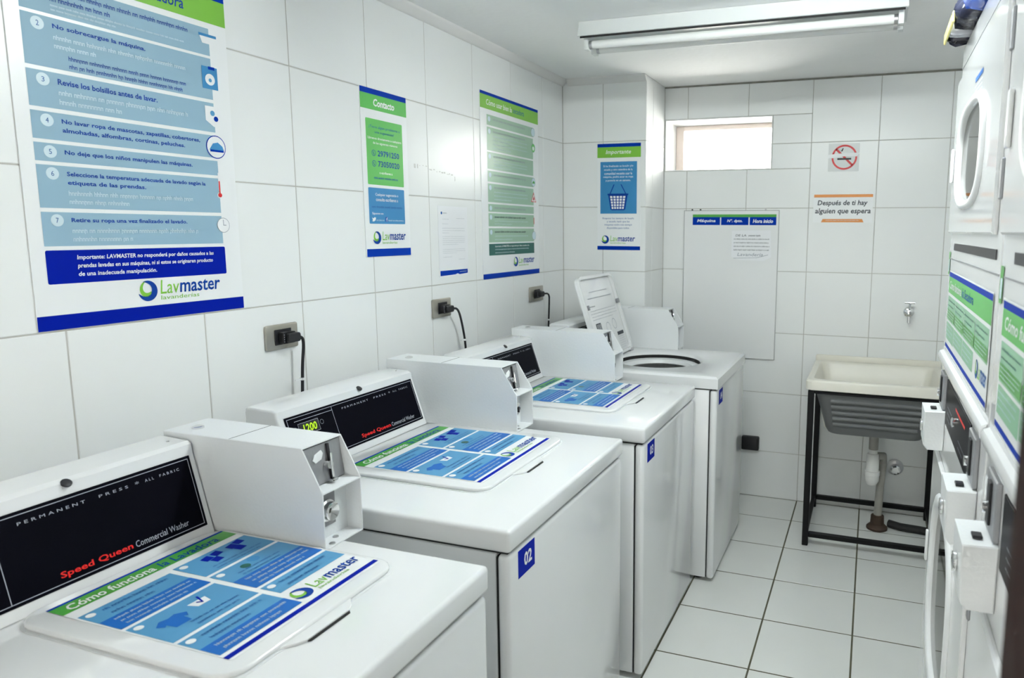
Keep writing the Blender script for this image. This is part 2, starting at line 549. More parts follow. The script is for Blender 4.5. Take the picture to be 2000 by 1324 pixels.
# window
win = struct(thing('window_1', 'x', 'x', ((WX0 + WX1) / 2, YB + WD - .06, WZ0)))
del win['label'], win['category']
yw = YB + WD - 0.07
a0, a1, b0, b1 = WX0 + .008, WX1 - .008, WZ0 + .008, WZ1 - .008
bm = BM(); fw = 0.028
box(bm, a0, a0 + fw + .02, yw, yw + .04, b0, b1, .003); box(bm, a1 - fw, a1, yw, yw + .04, b0, b1, .003)
box(bm, a0 + fw + .02, a1 - fw, yw, yw + .04, b0, b0 + fw * .6, .003); box(bm, a0 + fw + .02, a1 - fw, yw, yw + .04, b1 - fw, b1, .003)
part('window_frame', bm, 'frame_al', win)
bm = BM(); box(bm, a0 + fw + .02, a1 - fw, yw + .018, yw + .023, b0 + fw * .6, b1 - fw)
part('window_pane', bm, 'glass', win, None)

# ------------------------------------------------------------------ ceiling lamps
def lamp(x0, x1, yc, label, lit):
    t = thing('fluorescent_lamp', label, 'lamp', ((x0 + x1) / 2, yc, ZC), 'ceiling lamps')
    z1 = ZC - 0.001
    bm = BM()
    # folded sheet housing, wider at the lower lip
    prof = [(-.085, 0), (.085, 0), (.085, -.018), (.10, -.058), (.094, -.060), (.055, -.046), (-.055, -.046), (-.094, -.060), (-.10, -.058), (-.085, -.018)]
    prism(bm, prof, x0, x1, lambda p, q, a: (a, yc + p, z1 + q))
    part('housing', bm, 'fixture', t)
    for s in (-1, 1):
        bm = BM(); box(bm, x0 + .01, x1 - .01, yc + s * .094 - .0015, yc + s * .094 + .0015, z1 - .067, z1 - .0595)
        part('lip_shade', bm, 'dark', t)  # dark strip painted in for the shadow gap under the housing
    for s in (-1, 1):
        yy, zz = yc + s * .042, z1 - .083
        bm = BM(); tube(bm, [(x0 + .035, yy, zz), (x1 - .035, yy, zz)], .0165, 16)
        tb = part('tube', bm, 'tube_on' if lit else 'tube', t)
        for xe, d in ((x0 + .022, 1), (x1 - .022, -1)):
            bm = BM(); tube(bm, [(xe + d * .011, yy, zz), (xe + d * .024, yy, zz)], .0172, 16)
            part('end_cap', bm, 'steel', tb)
            bm = BM(); box(bm, xe - .010, xe + .010, yy - .020, yy + .020, zz - .022, z1 - .047, .003)
            part('lampholder', bm, 'fixture', t)
    return t
lamp(.535, 1.79, 2.362, 'white twin-tube ceiling lamp, unlit, near the window', False)
lamp(.95, 2.205, 1.32, 'lit twin-tube ceiling lamp above the nearest washers', True)

# ------------------------------------------------------------------ washers
def sticker_lid(P, s0, t0, s1, t1, parent, hdr, body, body2, hdr_text, layer=1):
    """instruction sheet: x right, y up inside [s0,s1]x[t0,t1]"""
    W_, H_ = s1 - s0, t1 - t0
    X = lambda f: s0 + f * W_
    Y = lambda f: t1 - f * H_
    P.rect('sticker_sheet', s0, t0, s1, t1, 'sheet', layer, 0.006, parent)
    P.rect('header_stripe', X(0), Y(.016), X(1), Y(0), 'blue', layer + 1, 0, parent)
    P.rect('header_band', X(0), Y(.105), X(1), Y(.016), hdr, layer + 1, 0, parent)
    a, b = hdr_text
    P.text('header_text', a, X(.05), Y(.092), X(.50), Y(.034), 'white', layer + 2, .02, .2, parent)
    P.text('header_text', b, X(.53), Y(.092), X(.90), Y(.034), 'ink_blue', layer + 2, .012, .2, parent)
    P.rect('footer_stripe', X(0), Y(.985), X(1), Y(.958), 'navy', layer + 1, 0, parent)
    pan = [(.0, .49, .175, .425, .30), (.0, .49, .445, .70, .70), (.0, .49, .72, .935, .835),
           (.515, 1.0, .155, .36, 1.0), (.515, 1.0, .38, .655, .52), (.515, 1.0, .675, .79, 1.0)]
    for k, (xa, xb, ya, yb, sp) in enumerate(pan):
        xa += .01
        P.rect('step_panel', X(xa), Y(yb), X(xb), Y(ya), body, layer + 1, 0, parent)
        if sp < 1.0 and not (sp == .70):
            P.rect('step_note', X(xa), Y(yb), X(xb), Y(sp), body2, layer + 2, 0, parent)
            P.lines('note_text', X(xa + .05), Y(yb - .008), X(xb - .02), Y(sp + .012), max(2, int((yb - sp) / .034)), 'soft_white', layer + 3, .46, .8, parent)
        top_end = sp if sp < 1 and sp != .70 else yb
        n = max(1, int((top_end - ya) / .045))
        if k in (1,):   # cup and shirt drawing above two lines
            P.lines('step_text', X(xa + .16), Y(yb - .015), X(xb - .05), Y(yb - .085), 2, 'soft_blue', layer + 2, .48, .9, parent)
            P.poly('cup_icon', [(X(xa + .26), Y(ya + .06)), (X(xa + .36), Y(ya + .06)), (X(xa + .345), Y(ya + .11)), (X(xa + .275), Y(ya + .11))], 'white', layer + 2, parent)
            P.poly('cup_icon', [(X(xa + .30), Y(ya + .07)), (X(xa + .315), Y(ya + .085)), (X(xa + .335), Y(ya + .03)), (X(xa + .345), Y(ya + .035)), (X(xa + .317), Y(ya + .10)), (X(xa + .295), Y(ya + .08))], 'navy', layer + 3, parent)
            P.poly('shirt_icon', [(X(xa + f), Y(ya + g)) for f, g in ((.06, .10), (.10, .07), (.14, .08), (.18, .07), (.22, .10), (.20, .13), (.185, .12), (.18, .17), (.10, .17), (.095, .12), (.08, .13))], 'deep' if body2 == 'deep' else body2, layer + 2, parent)
        elif k == 3:    # two rows of garments
            P.multi('garment_icon', [[(X(xa + f), Y(ya + g)), (X(xa + f + .055), Y(ya + g - .012)), (X(xa + f + .06), Y(ya + g + .035)), (X(xa + f + .005), Y(ya + g + .045))] for f, g in ((.13, .04), (.20, .03), (.15, .085), (.30, .035), (.36, .02), (.31, .08))], 'navy' if body2 == 'deep' else 'dgreen', layer + 2, parent)
            P.lines('step_text', X(xa + .10), Y(yb - .01), X(xb - .04), Y(yb - .065), 2, 'soft_blue', layer + 2, .48, .9, parent)
        elif k == 4:
            P.circle('load_icon', X(xa + .25), Y(ya + .035), W_ * .035, 'mid' if body2 == 'deep' else 'dgreen', layer + 2, parent=parent, n=14)
            P.circle('load_icon', X(xa + .17), Y(ya + .06), W_ * .028, 'dgreen', layer + 2, parent=parent, n=14)
            P.lines('step_text', X(xa + .09), Y(top_end - .005), X(xb - .10), Y(top_end - .065), 2, 'soft_blue', layer + 2, .48, .9, parent)
        else:
            P.lines('step_text', X(xa + .09), Y(top_end - .008), X(xb - .05), Y(ya + .014), n, 'soft_blue', layer + 2, .45, .7, parent)
        P.circle('step_number', X(xa + .035), Y(ya + .035), W_ * .022, 'white', layer + 3, parent=parent, n=14)
    P.logo(X(.50), Y(.925), X(.99), Y(.825), 'green', 'ink_blue', layer + 2, parent)

def washer(D, Y0, Y1, H, label, num=None, lid_open=False, over=.055, kd=1.0, kz=1.0, lid_v=(.085, .595), lid_u=(.168, .675), st=(.122, .55, .62)):
    X = lambda u: D - (u if u <= .352 else .352 + (u - .352) * kd)
    XL = lambda u: D - u
    t = thing('washing_machine', label, 'washing machine', (D - .42, (Y0 + Y1) / 2, 0), 'top-loading coin washers along the left wall')
    # cabinet, front panel, toe gap and feet
    bm = BM(); box(bm, X(.845), X(.040), Y0 + .006, Y1 - .006, .022, H - .061, .004)
    part('cabinet', bm, 'enamel', t)
    bm = BM(); box(bm, X(.83), X(.012), Y0 + .012, Y1 - .012, H - .0609, H - .0551)
    part('top_gap', bm, 'dark', t, None)
    bm = BM(); box(bm, X(.0399), X(.0371), Y0 + .009, Y1 - .009, .024, H - .068)
    part('front_gap', bm, 'dark', t, None)
    bm = BM(); box(bm, X(.037), X(.004), Y0 + .004, Y1 - .004, .018, H - .062, .012, 3)
    fp = part('front_panel', bm, 'enamel', t)
    for fx in (.08, .78):
        for fy in (Y0 + .06, Y1 - .06):
            bm = BM(); lathe(bm, [(.022, 0.0), (.022, .012), (.010, .014), (.010, .024)], (X(fx), fy, 0), n=14)
            part('foot', bm, 'rubber', t)
    bm = BM(); box(bm, X(.050), X(.035), Y0 + .03, Y0 + .055, .022, .045, .002)
    part('toe_clip', bm, 'steel', t)
    # top panel
    zt = H - .055
    if not lid_open:
        bm = BM(); box(bm, X(.865), X(0), Y0, Y1, zt, H, .010, 3)
        part('top_panel', bm, 'enamel', t, 40)
    else:
        bm = BM()
        cx, cy, rr = X(.37), (Y0 + Y1) / 2 - .01, .205
        xa, xb = X(.865), X(0)
        angs = sorted([2 * math.pi * k / 64 for k in range(64)] + [math.atan2(y - cy, x - cx) % (2 * math.pi) for x in (xa, xb) for y in (Y0, Y1)])
        def rim(a, ins=0):
            dx, dy = math.cos(a), math.sin(a)
            s = min(((xb if dx > 0 else xa) - cx) / dx if abs(dx) > 1e-9 else 9, ((Y1 if dy > 0 else Y0) - cy) / dy if abs(dy) > 1e-9 else 9)
            return Vector((min(max(cx + dx * s, xa + ins), xb - ins), min(max(cy + dy * s, Y0 + ins), Y1 - ins), 0))
        rings = []
        for kind in range(6):
            ring = []
            for a in angs:
                if kind == 0: p = Vector((cx + rr * math.cos(a), cy + rr * math.sin(a), H - .012))
                elif kind == 1: p = Vector((cx + (rr + .004) * math.cos(a), cy + (rr + .004) * math.sin(a), H - .008))
                elif kind == 2: p = Vector((cx + (rr + .02) * math.cos(a), cy + (rr + .02) * math.sin(a), H))
                elif kind == 3: p = rim(a, .010) + Vector((0, 0, H))
                elif kind == 4: p = rim(a) + Vector((0, 0, H - .010))
                else: p = rim(a) + Vector((0, 0, zt))
                ring.append(bm.verts.new(p))
            rings.append(ring)
        for A, B in zip(rings, rings[1:]):
            for k in range(len(angs)):
                bm.faces.new((A[k], A[(k + 1) % len(angs)], B[(k + 1) % len(angs)], B[k]))
        bmesh.ops.recalc_face_normals(bm, faces=bm.faces[:])
        part('top_panel', bm, 'enamel', t, 40)
        # tub: dark gap, white ring, steel basket
        bm = BM()
        prof = [(rr + .002, -.031), (rr + .002, -.055)]
        n = 48
        def ringmesh(bm, prof):
            rs = [[bm.verts.new((cx + r * math.cos(2 * math.pi * k / n), cy + r * math.sin(2 * math.pi * k / n), H + h)) for k in range(n)] for r, h in prof]
            for A, B in zip(rs, rs[1:]):
                for k in range(n):
                    bm.faces.new((A[k], A[(k + 1) % n], B[(k + 1) % n], B[k]))
        ringmesh(bm, [(rr + .001, -.0115), (rr + .006, -.020), (rr + .007, -.036)])
        part('opening_seal', bm, 'rubber', t)
        bm = BM(); ringmesh(bm, [(rr + .006, -.034), (rr - .012, -.026), (rr - .040, -.030), (rr - .050, -.05)])
        part('tub_ring', bm, 'plastic', t)
        bm = BM(); ringmesh(bm, [(rr - .050, -.048), (rr - .042, -.12), (rr - .03, -.40), (.05, -.42), (.001, -.42)])
        part('wash_basket', bm, 'steel', t)
    # lid
    LY0, LY1 = Y1 - lid_v[1], Y1 - lid_v[0]
    LA, LB = XL(lid_u[1]), XL(lid_u[0])
    if not lid_open:
        bm = BM(); prism(bm, rrect(LA, LY0, LB, LY1, .045, 6), H, H + .011, lambda p, q, a: (p, q, a), .005, 3)
        lid = part('lid', bm, 'enamel', t, 40)
        bm = BM(); prism(bm, rrect(LA - .004, LY0 - .004, LB + .004, LY1 + .004, .048, 6), H - .001, H + .0012, lambda p, q, a: (p, q, a))
        part('lid_seam', bm, 'plate_steel' if False else 'enamel2', t)
        yc = (LY0 + LY1) / 2 - .02
        bm = BM(); prism(bm, [(X(.168), yc - .085), (X(.150), yc - .065), (X(.142), yc - .05), (X(.142), yc + .05), (X(.150), yc + .065), (X(.168), yc + .085)], H + .0005, H + .005, lambda p, q, a: (p, q, a), .001)
        part('lid_lip', bm, 'enamel', lid)
        bm = BM(); prism(bm, [(X(.1415), yc - .05), (X(.137), yc - .046), (X(.137), yc + .046), (X(.1415), yc + .05)], H + .0005, H + .0030, lambda p, q, a: (p, q, a))
        part('finger_slot', bm, 'dark', lid)
        P = Print(frame((XL(st[2]), Y1 - st[1], H + .0112), (0, 1, 0), (-1, 0, 0)), lid)
        sticker_lid(P, 0.0, -.42, st[1] - st[0], 0.0, lid, 'lidgreen', 'mid' if False else 'sky', 'deep', ('Cómo funciona', 'la Lavadora'))
    else:
        # open lid leaning back, inside towards the room
        hx, hz = X(.575), H + .012
        ang = R(18)
        up = Vector((-math.sin(ang), 0, math.cos(ang)))
        F = frame((hx, LY0 - .02, hz), (0, 1, 0), up)
        Lw, Lh = .475, .425
        bm = BM()
        prism(bm, rrect(0, 0, Lw, Lh, .045, 6), -.028, -.016, lambda p, q, a: (p, q, a), .004, 2)
        outer, inner = rrect(0, 0, Lw, Lh, .045, 6), rrect(.014, .014, Lw - .014, Lh - .014, .036, 6)
        n = len(outer)
        A = [bm.verts.new((p, q, -.018)) for p, q in outer]; B = [bm.verts.new((p, q, -.002)) for p, q in outer]
        A2 = [bm.verts.new((p, q, -.002)) for p, q in inner]; B2 = [bm.verts.new((p, q, -.018)) for p, q in inner]
        for a_, b_ in ((A, B), (B, A2), (A2, B2)):
            for k in range(n):
                bm.faces.new((a_[k], a_[(k + 1) % n], b_[(k + 1) % n], b_[k]))
        bmesh.ops.recalc_face_normals(bm, faces=bm.faces[:])
        lid = part('lid', bm, 'enamel', t, 40, F)
        for k, (px, py) in enumerate(((.03, .27), (Lw - .02, .27))):
            bm = BM(); box(bm, px - .006, px + .006, py - .012, py + .012, -.015, .003, .002)
            part('lid_bumper', bm, 'plate_steel', lid, 35, F)
        P = Print(F @ Matrix.Translation((0, 0, -.0155)), lid)
        P.lines('label_text', .12, .338, .37, .350, 1, 'soft_ink', 1, .5, 1)
        P.lines('label_text', .08, .305, .41, .320, 1, 'soft_ink', 1, .5, 1)
        P.lines('label_text', .07, .265, .15, .278, 1, 'ink', 1, .5, 1)
        P.lines('label_text', .07, .195, .42, .255, 4, 'soft_ink', 1, .22, .8)
        P.rect('label_diagram', .09, .125, .155, .185, 'ink', 1)
        P.multi('label_diagram', [[(.10 + .014 * k, .13), (.104 + .014 * k, .13), (.104 + .014 * k, .18), (.10 + .014 * k, .18)] for k in range(4)], 'white', 2)
        P.ring('label_diagram', .245, .15, .028, .003, 'soft_ink', 1)
        P.ring('label_diagram', .335, .16, .028, .003, 'soft_ink', 1)
        P.lines('label_text', .10, .06, .16, .115, 4, 'soft_ink', 1, .22, .8)
        P.lines('label_text', .21, .05, .30, .115, 5, 'soft_ink', 1, .22, .8)
        P.rect('label_diagram', .34, .095, .43, .113, 'ink', 1)
        P.lines('label_text', .34, .02, .43, .09, 6, 'soft_ink', 1, .22, .8)
        bm = BM(); box(bm, X(.60), X(.575), LY0 + .02, LY0 + .06, H, H + .02, .003); box(bm, X(.60), X(.575), LY1 - .10, LY1 - .06, H, H + .02, .003)
        part('hinge', bm, 'steel', t)
    # console
    CY0, CY1 = Y0 + .105, Y1 - .0655
    bm = BM()
    prof = [(.700, .001), (.706, .016), (.755, .160), (.756, .170), (.757, .177), (.768, .183), (.855, .186), (.863, .180), (.865, .170), (.865, .001)]
    prism(bm, prof, CY0, CY1, lambda p, q, a: (X(p), a, H + q * kz), .007, 3)
    con = part('console', bm, 'enamel', t, 30)
    bm = BM(); lathe(bm, [(.0095, 0), (.0095, .003), (.006, .004)], (0, 0, 0), n=14)
    cm = (CY0 + CY1) / 2 + .03
    Fs = frame((X(.752) + .0005, cm, H + .160), (0, 1, 0), (0, 0, 1))
    part('console_plug', bm, 'black', con, 35, frame((X(.757), cm, H + .175 * kz), (0, 1, 0), (-.8, 0, .6)))
    bm = BM(); lathe(bm, [(.003, 0), (.003, .0015), (.001, .002)], (X(.80), CY1 - .03, H + .1842 * kz), n=10)
    part('screw', bm, 'steel', con)
    # slanted control face
    fa, fb = Vector((X(.706), 0, H + .016 * kz)), Vector((X(.755), 0, H + .160 * kz))
    upv = (fb - fa).normalized()
    L = (fb - fa).length
    P0y, P1y = CY0 + .022, CY1 - .016
    F = frame((fa.x, P0y, fa.z), (0, 1, 0), upv)
    wd = P1y - P0y
    bm = BM(); box(bm, 0, wd, .004, L - .004, .0004, .0022, .0006, 1)
    cp = part('control_panel', bm, 'black_panel', con, None, F)
    P = Print(F @ Matrix.Translation((0, 0, .0022)), con)
    bw = .0013
    x0, x1, y0, y1 = .006, wd - .006, .010, L - .010
    dv = wd * .31
    P.multi('panel_line', [[(x0, y0), (x1, y0), (x1, y0 + bw), (x0, y0 + bw)], [(x0, y1 - bw), (x1, y1 - bw), (x1, y1), (x0, y1)],
                           [(x0, y0), (x0 + bw, y0), (x0 + bw, y1), (x0, y1)], [(x1 - bw, y0), (x1, y0), (x1, y1), (x1 - bw, y1)],
                           [(dv, y0), (dv + bw, y0), (dv + bw, y1), (dv, y1)], [(.03, y1 - .012), (dv, y1 - .012), (dv, y1 - .0107), (.03, y1 - .0107)]], 'dim', 1)
    xs = dv + .040; x1_ = x1; x1 = x1 - .015
    P.text('panel_text', 'P E R M A N E N T', xs, y1 - .019, xs + (x1 - xs) * .36, y1 - .0135, 'dim', 1)
    P.text('panel_text', 'P R E S S', xs + (x1 - xs) * .44, y1 - .019, xs + (x1 - xs) * .62, y1 - .0135, 'dim', 1)
    P.text('panel_text', '*', xs + (x1 - xs) * .665, y1 - .018, xs + (x1 - xs) * .69, y1 - .012, 'dim', 1)
    P.text('panel_text', 'A L L', xs + (x1 - xs) * .73, y1 - .019, xs + (x1 - xs) * .79, y1 - .0135, 'dim', 1)
    P.text('panel_text', 'F A B R I C', xs + (x1 - xs) * .83, y1 - .019, xs + (x1 - xs) * .97, y1 - .0135, 'dim', 1)
    x1 = x1_
    bx = dv + (x1 - dv) * .22
    bl = (x1 - bx)
    P.text('brand_text', 'Speed Queen', bx, y0 + .007, bx + bl * .46, y0 + .022, 'brand_red', 1, .02)
    P.text('panel_text', 'Commercial Washer', bx + bl * .48, y0 + .009, bx + bl * .88, y0 + .022, 'dim', 1)
    # display with its digits and keys
    bm = BM(); box(bm, .040, .112, y1 - .052, y1 - .022, .0004, .0025, .0008, 1)
    part('display', bm, 'black', con, None, F @ Matrix.Translation((0, 0, .0018)))
    P.multi('display_rim', [[(.038, y1 - .054), (.114, y1 - .054), (.114, y1 - .053), (.038, y1 - .053)], [(.038, y1 - .021), (.114, y1 - .021), (.114, y1 - .020), (.038, y1 - .020)], [(.038, y1 - .054), (.039, y1 - .054), (.039, y1 - .020), (.038, y1 - .020)], [(.113, y1 - .054), (.114, y1 - .054), (.114, y1 - .020), (.113, y1 - .020)]], 'dim', 3)
    P2_ = Print(F @ Matrix.Translation((0, 0, .0046)), con)
    P2_.text('display_digits', '1200', .052, y1 - .049, .103, y1 - .026, 'led', 1, .02, .12)
    for kx in (.026, .126):
        P.ring('display_key', kx, y1 - .034, .007, .001, 'soft_ink', 2, n=18)
    for k in range(3):
        P.rect('key_pad', .035 + .04 * k, y0 + .012, .060 + .04 * k, y0 + .026, 'black', 2)
    P.circle('status_light', .075, y0 + .038, .006, 'led_green', 2, n=14)
    # coin box: bent sheet housing, open towards the room
    B0, B1 = Y1 - .0635, Y1 + over
    zo = H + .0006
    th = .003
    prof = [(.862, 0), (.352, 0), (.352, .124), (.409, .216), (.862, .216)]
    bm = BM()
    for ya, yb in ((B0, B0 + th), (B1 - th, B1)):
        prism(bm, prof, ya, yb, lambda p, q, a: (X(p), a, zo + q), .0008, 1)
    box(bm, X(.862), X(.409), B0 + th, B1 - th, zo + .213, zo + .216)
    box(bm, X(.862), X(.859), B0 + th, B1 - th, zo, zo + .213)
    box(bm, X(.859), X(.352), B0 + th, B1 - th, zo, zo + .003)
    box(bm, X(.440), X(.352), B0 + th, B1 - th, zo + .121, zo + .124)
    box(bm, X(.402), X(.399), B0 + th, B1 - th, zo + .003, zo + .121)
    cb = part('coin_box', bm, 'enamel2', t, None)
    # mechanism plate behind the slanted opening
    q0, q1 = Vector((X(.400), 0, zo + .126)), Vector((X(.414), 0, zo + .212))
    wdt = B1 - B0 - 2 * th
    Fm = frame((q0.x, B0 + th, q0.z), (0, 1, 0), (q1 - q0))
    bm = BM(); box(bm, .001, wdt - .001, 0, .084, -.002, .0005)
    part('coin_plate', bm, 'plate_steel', cb, None, Fm)
    bm = BM(); box(bm, wdt * .60, wdt * .66, .004, .082, .0006, .006, .001, 1)
    part('coin_slot', bm, 'black', cb, None, Fm)
    bm = BM(); prism(bm, [(wdt * .22, .055), (wdt * .28, .066), (wdt * .46, .072), (wdt * .50, .064), (wdt * .44, .052), (wdt * .28, .048)], .0006, .003, lambda p, q, a: (p, q, a), .0005, 1)
    part('coin_window', bm, 'enamel2', cb, None, Fm)
    bm = BM(); tube(bm, [(wdt * .56, .036, .002), (wdt * .56, .036, .012)], .009, 14)
    part('coin_lever', bm, 'chrome', cb, 35, Fm)
    bm = BM(); box(bm, wdt * .48, wdt * .62, .0, .006, .001, .022, .002, 1); tube(bm, [(wdt * .59, .008, .012), (wdt * .57, .03, .014), (wdt * .63, .06, .010)], .0025, 8)
    part('coin_return', bm, 'chrome', cb, 35, Fm)
    # lock in the lower compartment
    ly, lz = (B0 + B1) / 2 - .018, zo + .070
    bm = BM(); box(bm, X(.399) + .0002, X(.395), ly - .034, ly + .034, lz - .040, lz + .046)
    part('lock_plate', bm, 'plate_steel', cb, None)
    bm = BM(); lathe(bm, [(.024, 0), (.024, .010), (.020, .013), (.020, .024), (.016, .026)], (X(.394), ly, lz), 'x', 24)
    lk = part('lock', bm, 'chrome', cb)
    bm = BM(); lathe(bm, [(.006, 0), (.006, .003)], (X(.3675), ly + .001, lz + .001), 'x', 12); box(bm, X(.3675), X(.3645), ly - .003, ly + .003, lz - .012, lz)
    part('keyhole', bm, 'black', cb)
    for px in (.362, .382):
        bm = BM(); lathe(bm, [(.007, 0), (.006, .002), (.002, .0035)], (X(px), B0 + (.03 if px < .37 else .06), zo + .003), 'z', 14)
        part('rivet', bm, 'steel', cb)
    bm = BM(); lathe(bm, [(.013, 0), (.013, .004), (.010, .005)], (X(.80), (B0 + B1) / 2 - .015, zo + .216), 'z', 18)
    part('key_lock', bm, 'chrome', cb)
    bm = BM(); box(bm, X(.640), X(.6385), B0 + .002, B1 - .002, zo + .216, zo + .2164)
    part('cover_seam', bm, 'dark', cb, None)
    # number plate on the front
    if num:
        P = Print(frame((D - .004, Y0 + .046, H - .136), (0, 1, 0), (0, 0, 1)), fp)
        P.rect('number_plate', 0, 0, .086, .068, 'navy', 1)
        P.text('plate_number', num, .030, .018, .070, .052, 'white', 2, .03)
    return t

washer(1.018, -.115, .647, .935, 'nearest white washer, its black control panel cut off by the left edge', kd=.86, kz=1.12, lid_v=(.068, .475), lid_u=(.166, .645), st=(.080, .435, .620))
washer(.980, .802, 1.579, .935, 'white washer with blue 02 plate and lit green display', '02')
washer(1.012, 1.708, 2.447, .935, 'white washer with blue 03 plate, second from the back wall', '03', over=.048)
washer(1.100, 2.503, 3.205, .965, 'white washer with blue 04 plate and its lid standing open', '04', True, over=.055)

# ------------------------------------------------------------------ outlets, plugs, cords
def outlet(y0, y1, z0, z1, where, grp='steel wall outlets above the washers'):
    t = thing('wall_outlet', 'brushed metal outlet plate ' + where, 'outlet', (0, (y0 + y1) / 2, z0), grp)
    bm = BM(); box(bm, 0, .011, y0, y1, z0, z1, .005, 2)
    part('plate', bm, 'bronze', t)
    yc, zc = (y0 + y1) / 2, (z0 + z1) / 2
    bm = BM(); box(bm, .011, .0135, yc - .033, yc + .033, zc - .024, zc + .024, .0012, 1)
    part('socket', bm, 'black', t)
outlet(1.100, 1.226, 1.235, 1.313, 'nearest the camera, below the gap between the posters')
outlet(1.968, 2.102, 1.236, 1.315, 'under the posted letter')
outlet(2.858, 3.020, 1.221, 1.302, 'nearest the room corner, under the sage poster')

def cord(yp, zp, path, tie, where):
    t = thing('power_cord', 'black plug and cord ' + where, 'power cord', (.014, yp, zp), 'power cords of the washers')
    bm = BM(); prism(bm, rrect(yp - .026, zp - .018, yp + .026, zp + .018, .007, 3), .0138, .034, lambda p, q, a: (a, p, q), .002, 1)
    prism(bm, rrect(yp - .018, zp - .014, yp + .030, zp + .014, .007, 3), .034, .050, lambda p, q, a: (a, p, q), .003, 1)
    pl = part('plug', bm, 'black', t)
    for k in range(4):
        bm = BM(); box(bm, .0345, .0352, yp - .024, yp - .0225, zp - .012 + .007 * k, zp - .0095 + .007 * k)
        part('plug_mark', bm, 'dim', pl, None)
    P = [Vector((.042, yp + .028, zp))] + [Vector(p) for p in path]
    # smooth the path
    for _ in range(3):
        Q = [P[0]]
        for a, b in zip(P, P[1:]):
            Q += [a * .75 + b * .25, a * .25 + b * .75]
        P = Q + [P[-1]]
    bm = BM(); tube(bm, P, .0048, 8)
    part('cable', bm, 'black', t)
    if tie:
        p = Vector(tie)
        bm = BM(); tube(bm, [p - Vector((0, .0, .004)), p + Vector((0, 0, .004))], .0072, 10); box(bm, p.x - .002, p.x + .002, p.y - .028, p.y - .005, p.z - .002, p.z + .002)
        part('cable_tie', bm, 'white', t)
cord(1.168, 1.272, [(.046, 1.212, 1.262), (.040, 1.205, 1.18), (.035, 1.205, 1.10), (.030, 1.20, .98), (.034, 1.20, .80)], (.0365, 1.205, 1.135), 'nearest the camera, hanging against the left wall')
cord(2.035, 1.272, [(.055, 2.085, 1.27), (.045, 2.13, 1.20), (.040, 2.165, 1.09), (.030, 2.175, .98), (.034, 2.17, .80)], (.041, 2.152, 1.125), 'hanging under the posted letter')
cord(2.925, 1.262, [(.060, 2.99, 1.262), (.045, 3.02, 1.20), (.035, 3.03, 1.08), (.030, 3.03, .95), (.034, 3.03, .80)], (.038, 3.027, 1.112), 'hanging beside the room corner')
bm = BM(); box(bm, 1.02, 1.125, YB - .036, YB, .293, .378, .008, 2)
o = thing('socket_box', 'black surface socket box on the back wall near the floor', 'outlet', (1.07, YB, .293))
part('case', bm, 'black', o)
bm = BM(); box(bm, 1.112, 1.122, YB - .039, YB - .034, .302, .369, .002, 1)
part('cover', bm, 'rubber', o)

# ------------------------------------------------------------------ wall posters
def sheet(name, label, cat, F, w_, h_, th=.003, m='sheet'):
    o = link(name, None, None, None, F)
    o.empty_display_size = .05
    tag(o, label, cat)
    bm = BM(); box(bm, 0, w_, 0, h_, .0005, th)
    part('sheet', bm, m, o, None, F)
    return o, Print(F @ Matrix.Translation((0, 0, th)), o)

def wall_l(y0, z0): return frame((0, y0, z0), (0, 1, 0), (0, 0, 1))
def wall_b(x0, z0, y=YB): return frame((x0, y, z0), (1, 0, 0), (0, 0, 1))

# big blue rules poster
w_, h_ = .545, .868
z0 = 1.376
o, P = sheet('rules_poster', 'large pale blue rules poster at the left edge', 'poster', wall_l(.488, z0), w_, h_)
P.rect('footer_band', 0, 0, w_, .033, 'navy', 1)
P.rect('header_band', 0, 2.147 - z0, w_, h_ - .034, 'green', 1)
P.rect('header_stripe', 0, h_ - .034, w_, h_, 'blue', 1)
P.text('header_text', 'Cómo usar bien la', .05, 2.163 - z0, .30, 2.192 - z0, 'white', 2, .02, .15)
P.text('header_text', 'lavadora', .31, 2.163 - z0, .42, 2.192 - z0, 'ink_blue', 2, .01, .15)
rows = [(2.062, 2.132, 'sky'), (1.948, 2.055, 'pale'), (1.862, 1.939, 'pale'), (1.794, 1.853, 'pale'), (1.747, 1.786, 'pale'), (1.646, 1.739, 'pale'), (1.562, 1.637, 'pale')]
xa, xb = .030, .490
pt = {1: [('No sobrecargue la máquina.', .60)], 2: [('Revise los bolsillos antes de lavar.', .66)],
      3: [('No lavar ropa de mascotas, zapatillas, cobertores,', .98), ('almohadas, alfombras, cortinas, peluches.', .85)],
      4: [('No deje que los niños manipulen las máquinas.', .90)],
      5: [('Seleccione la temperatura adecuada de lavado según la', 1.0), ('etiqueta de las prendas.', .52)],
      6: [('Retire su ropa una vez finalizado el lavado.', .82)]}
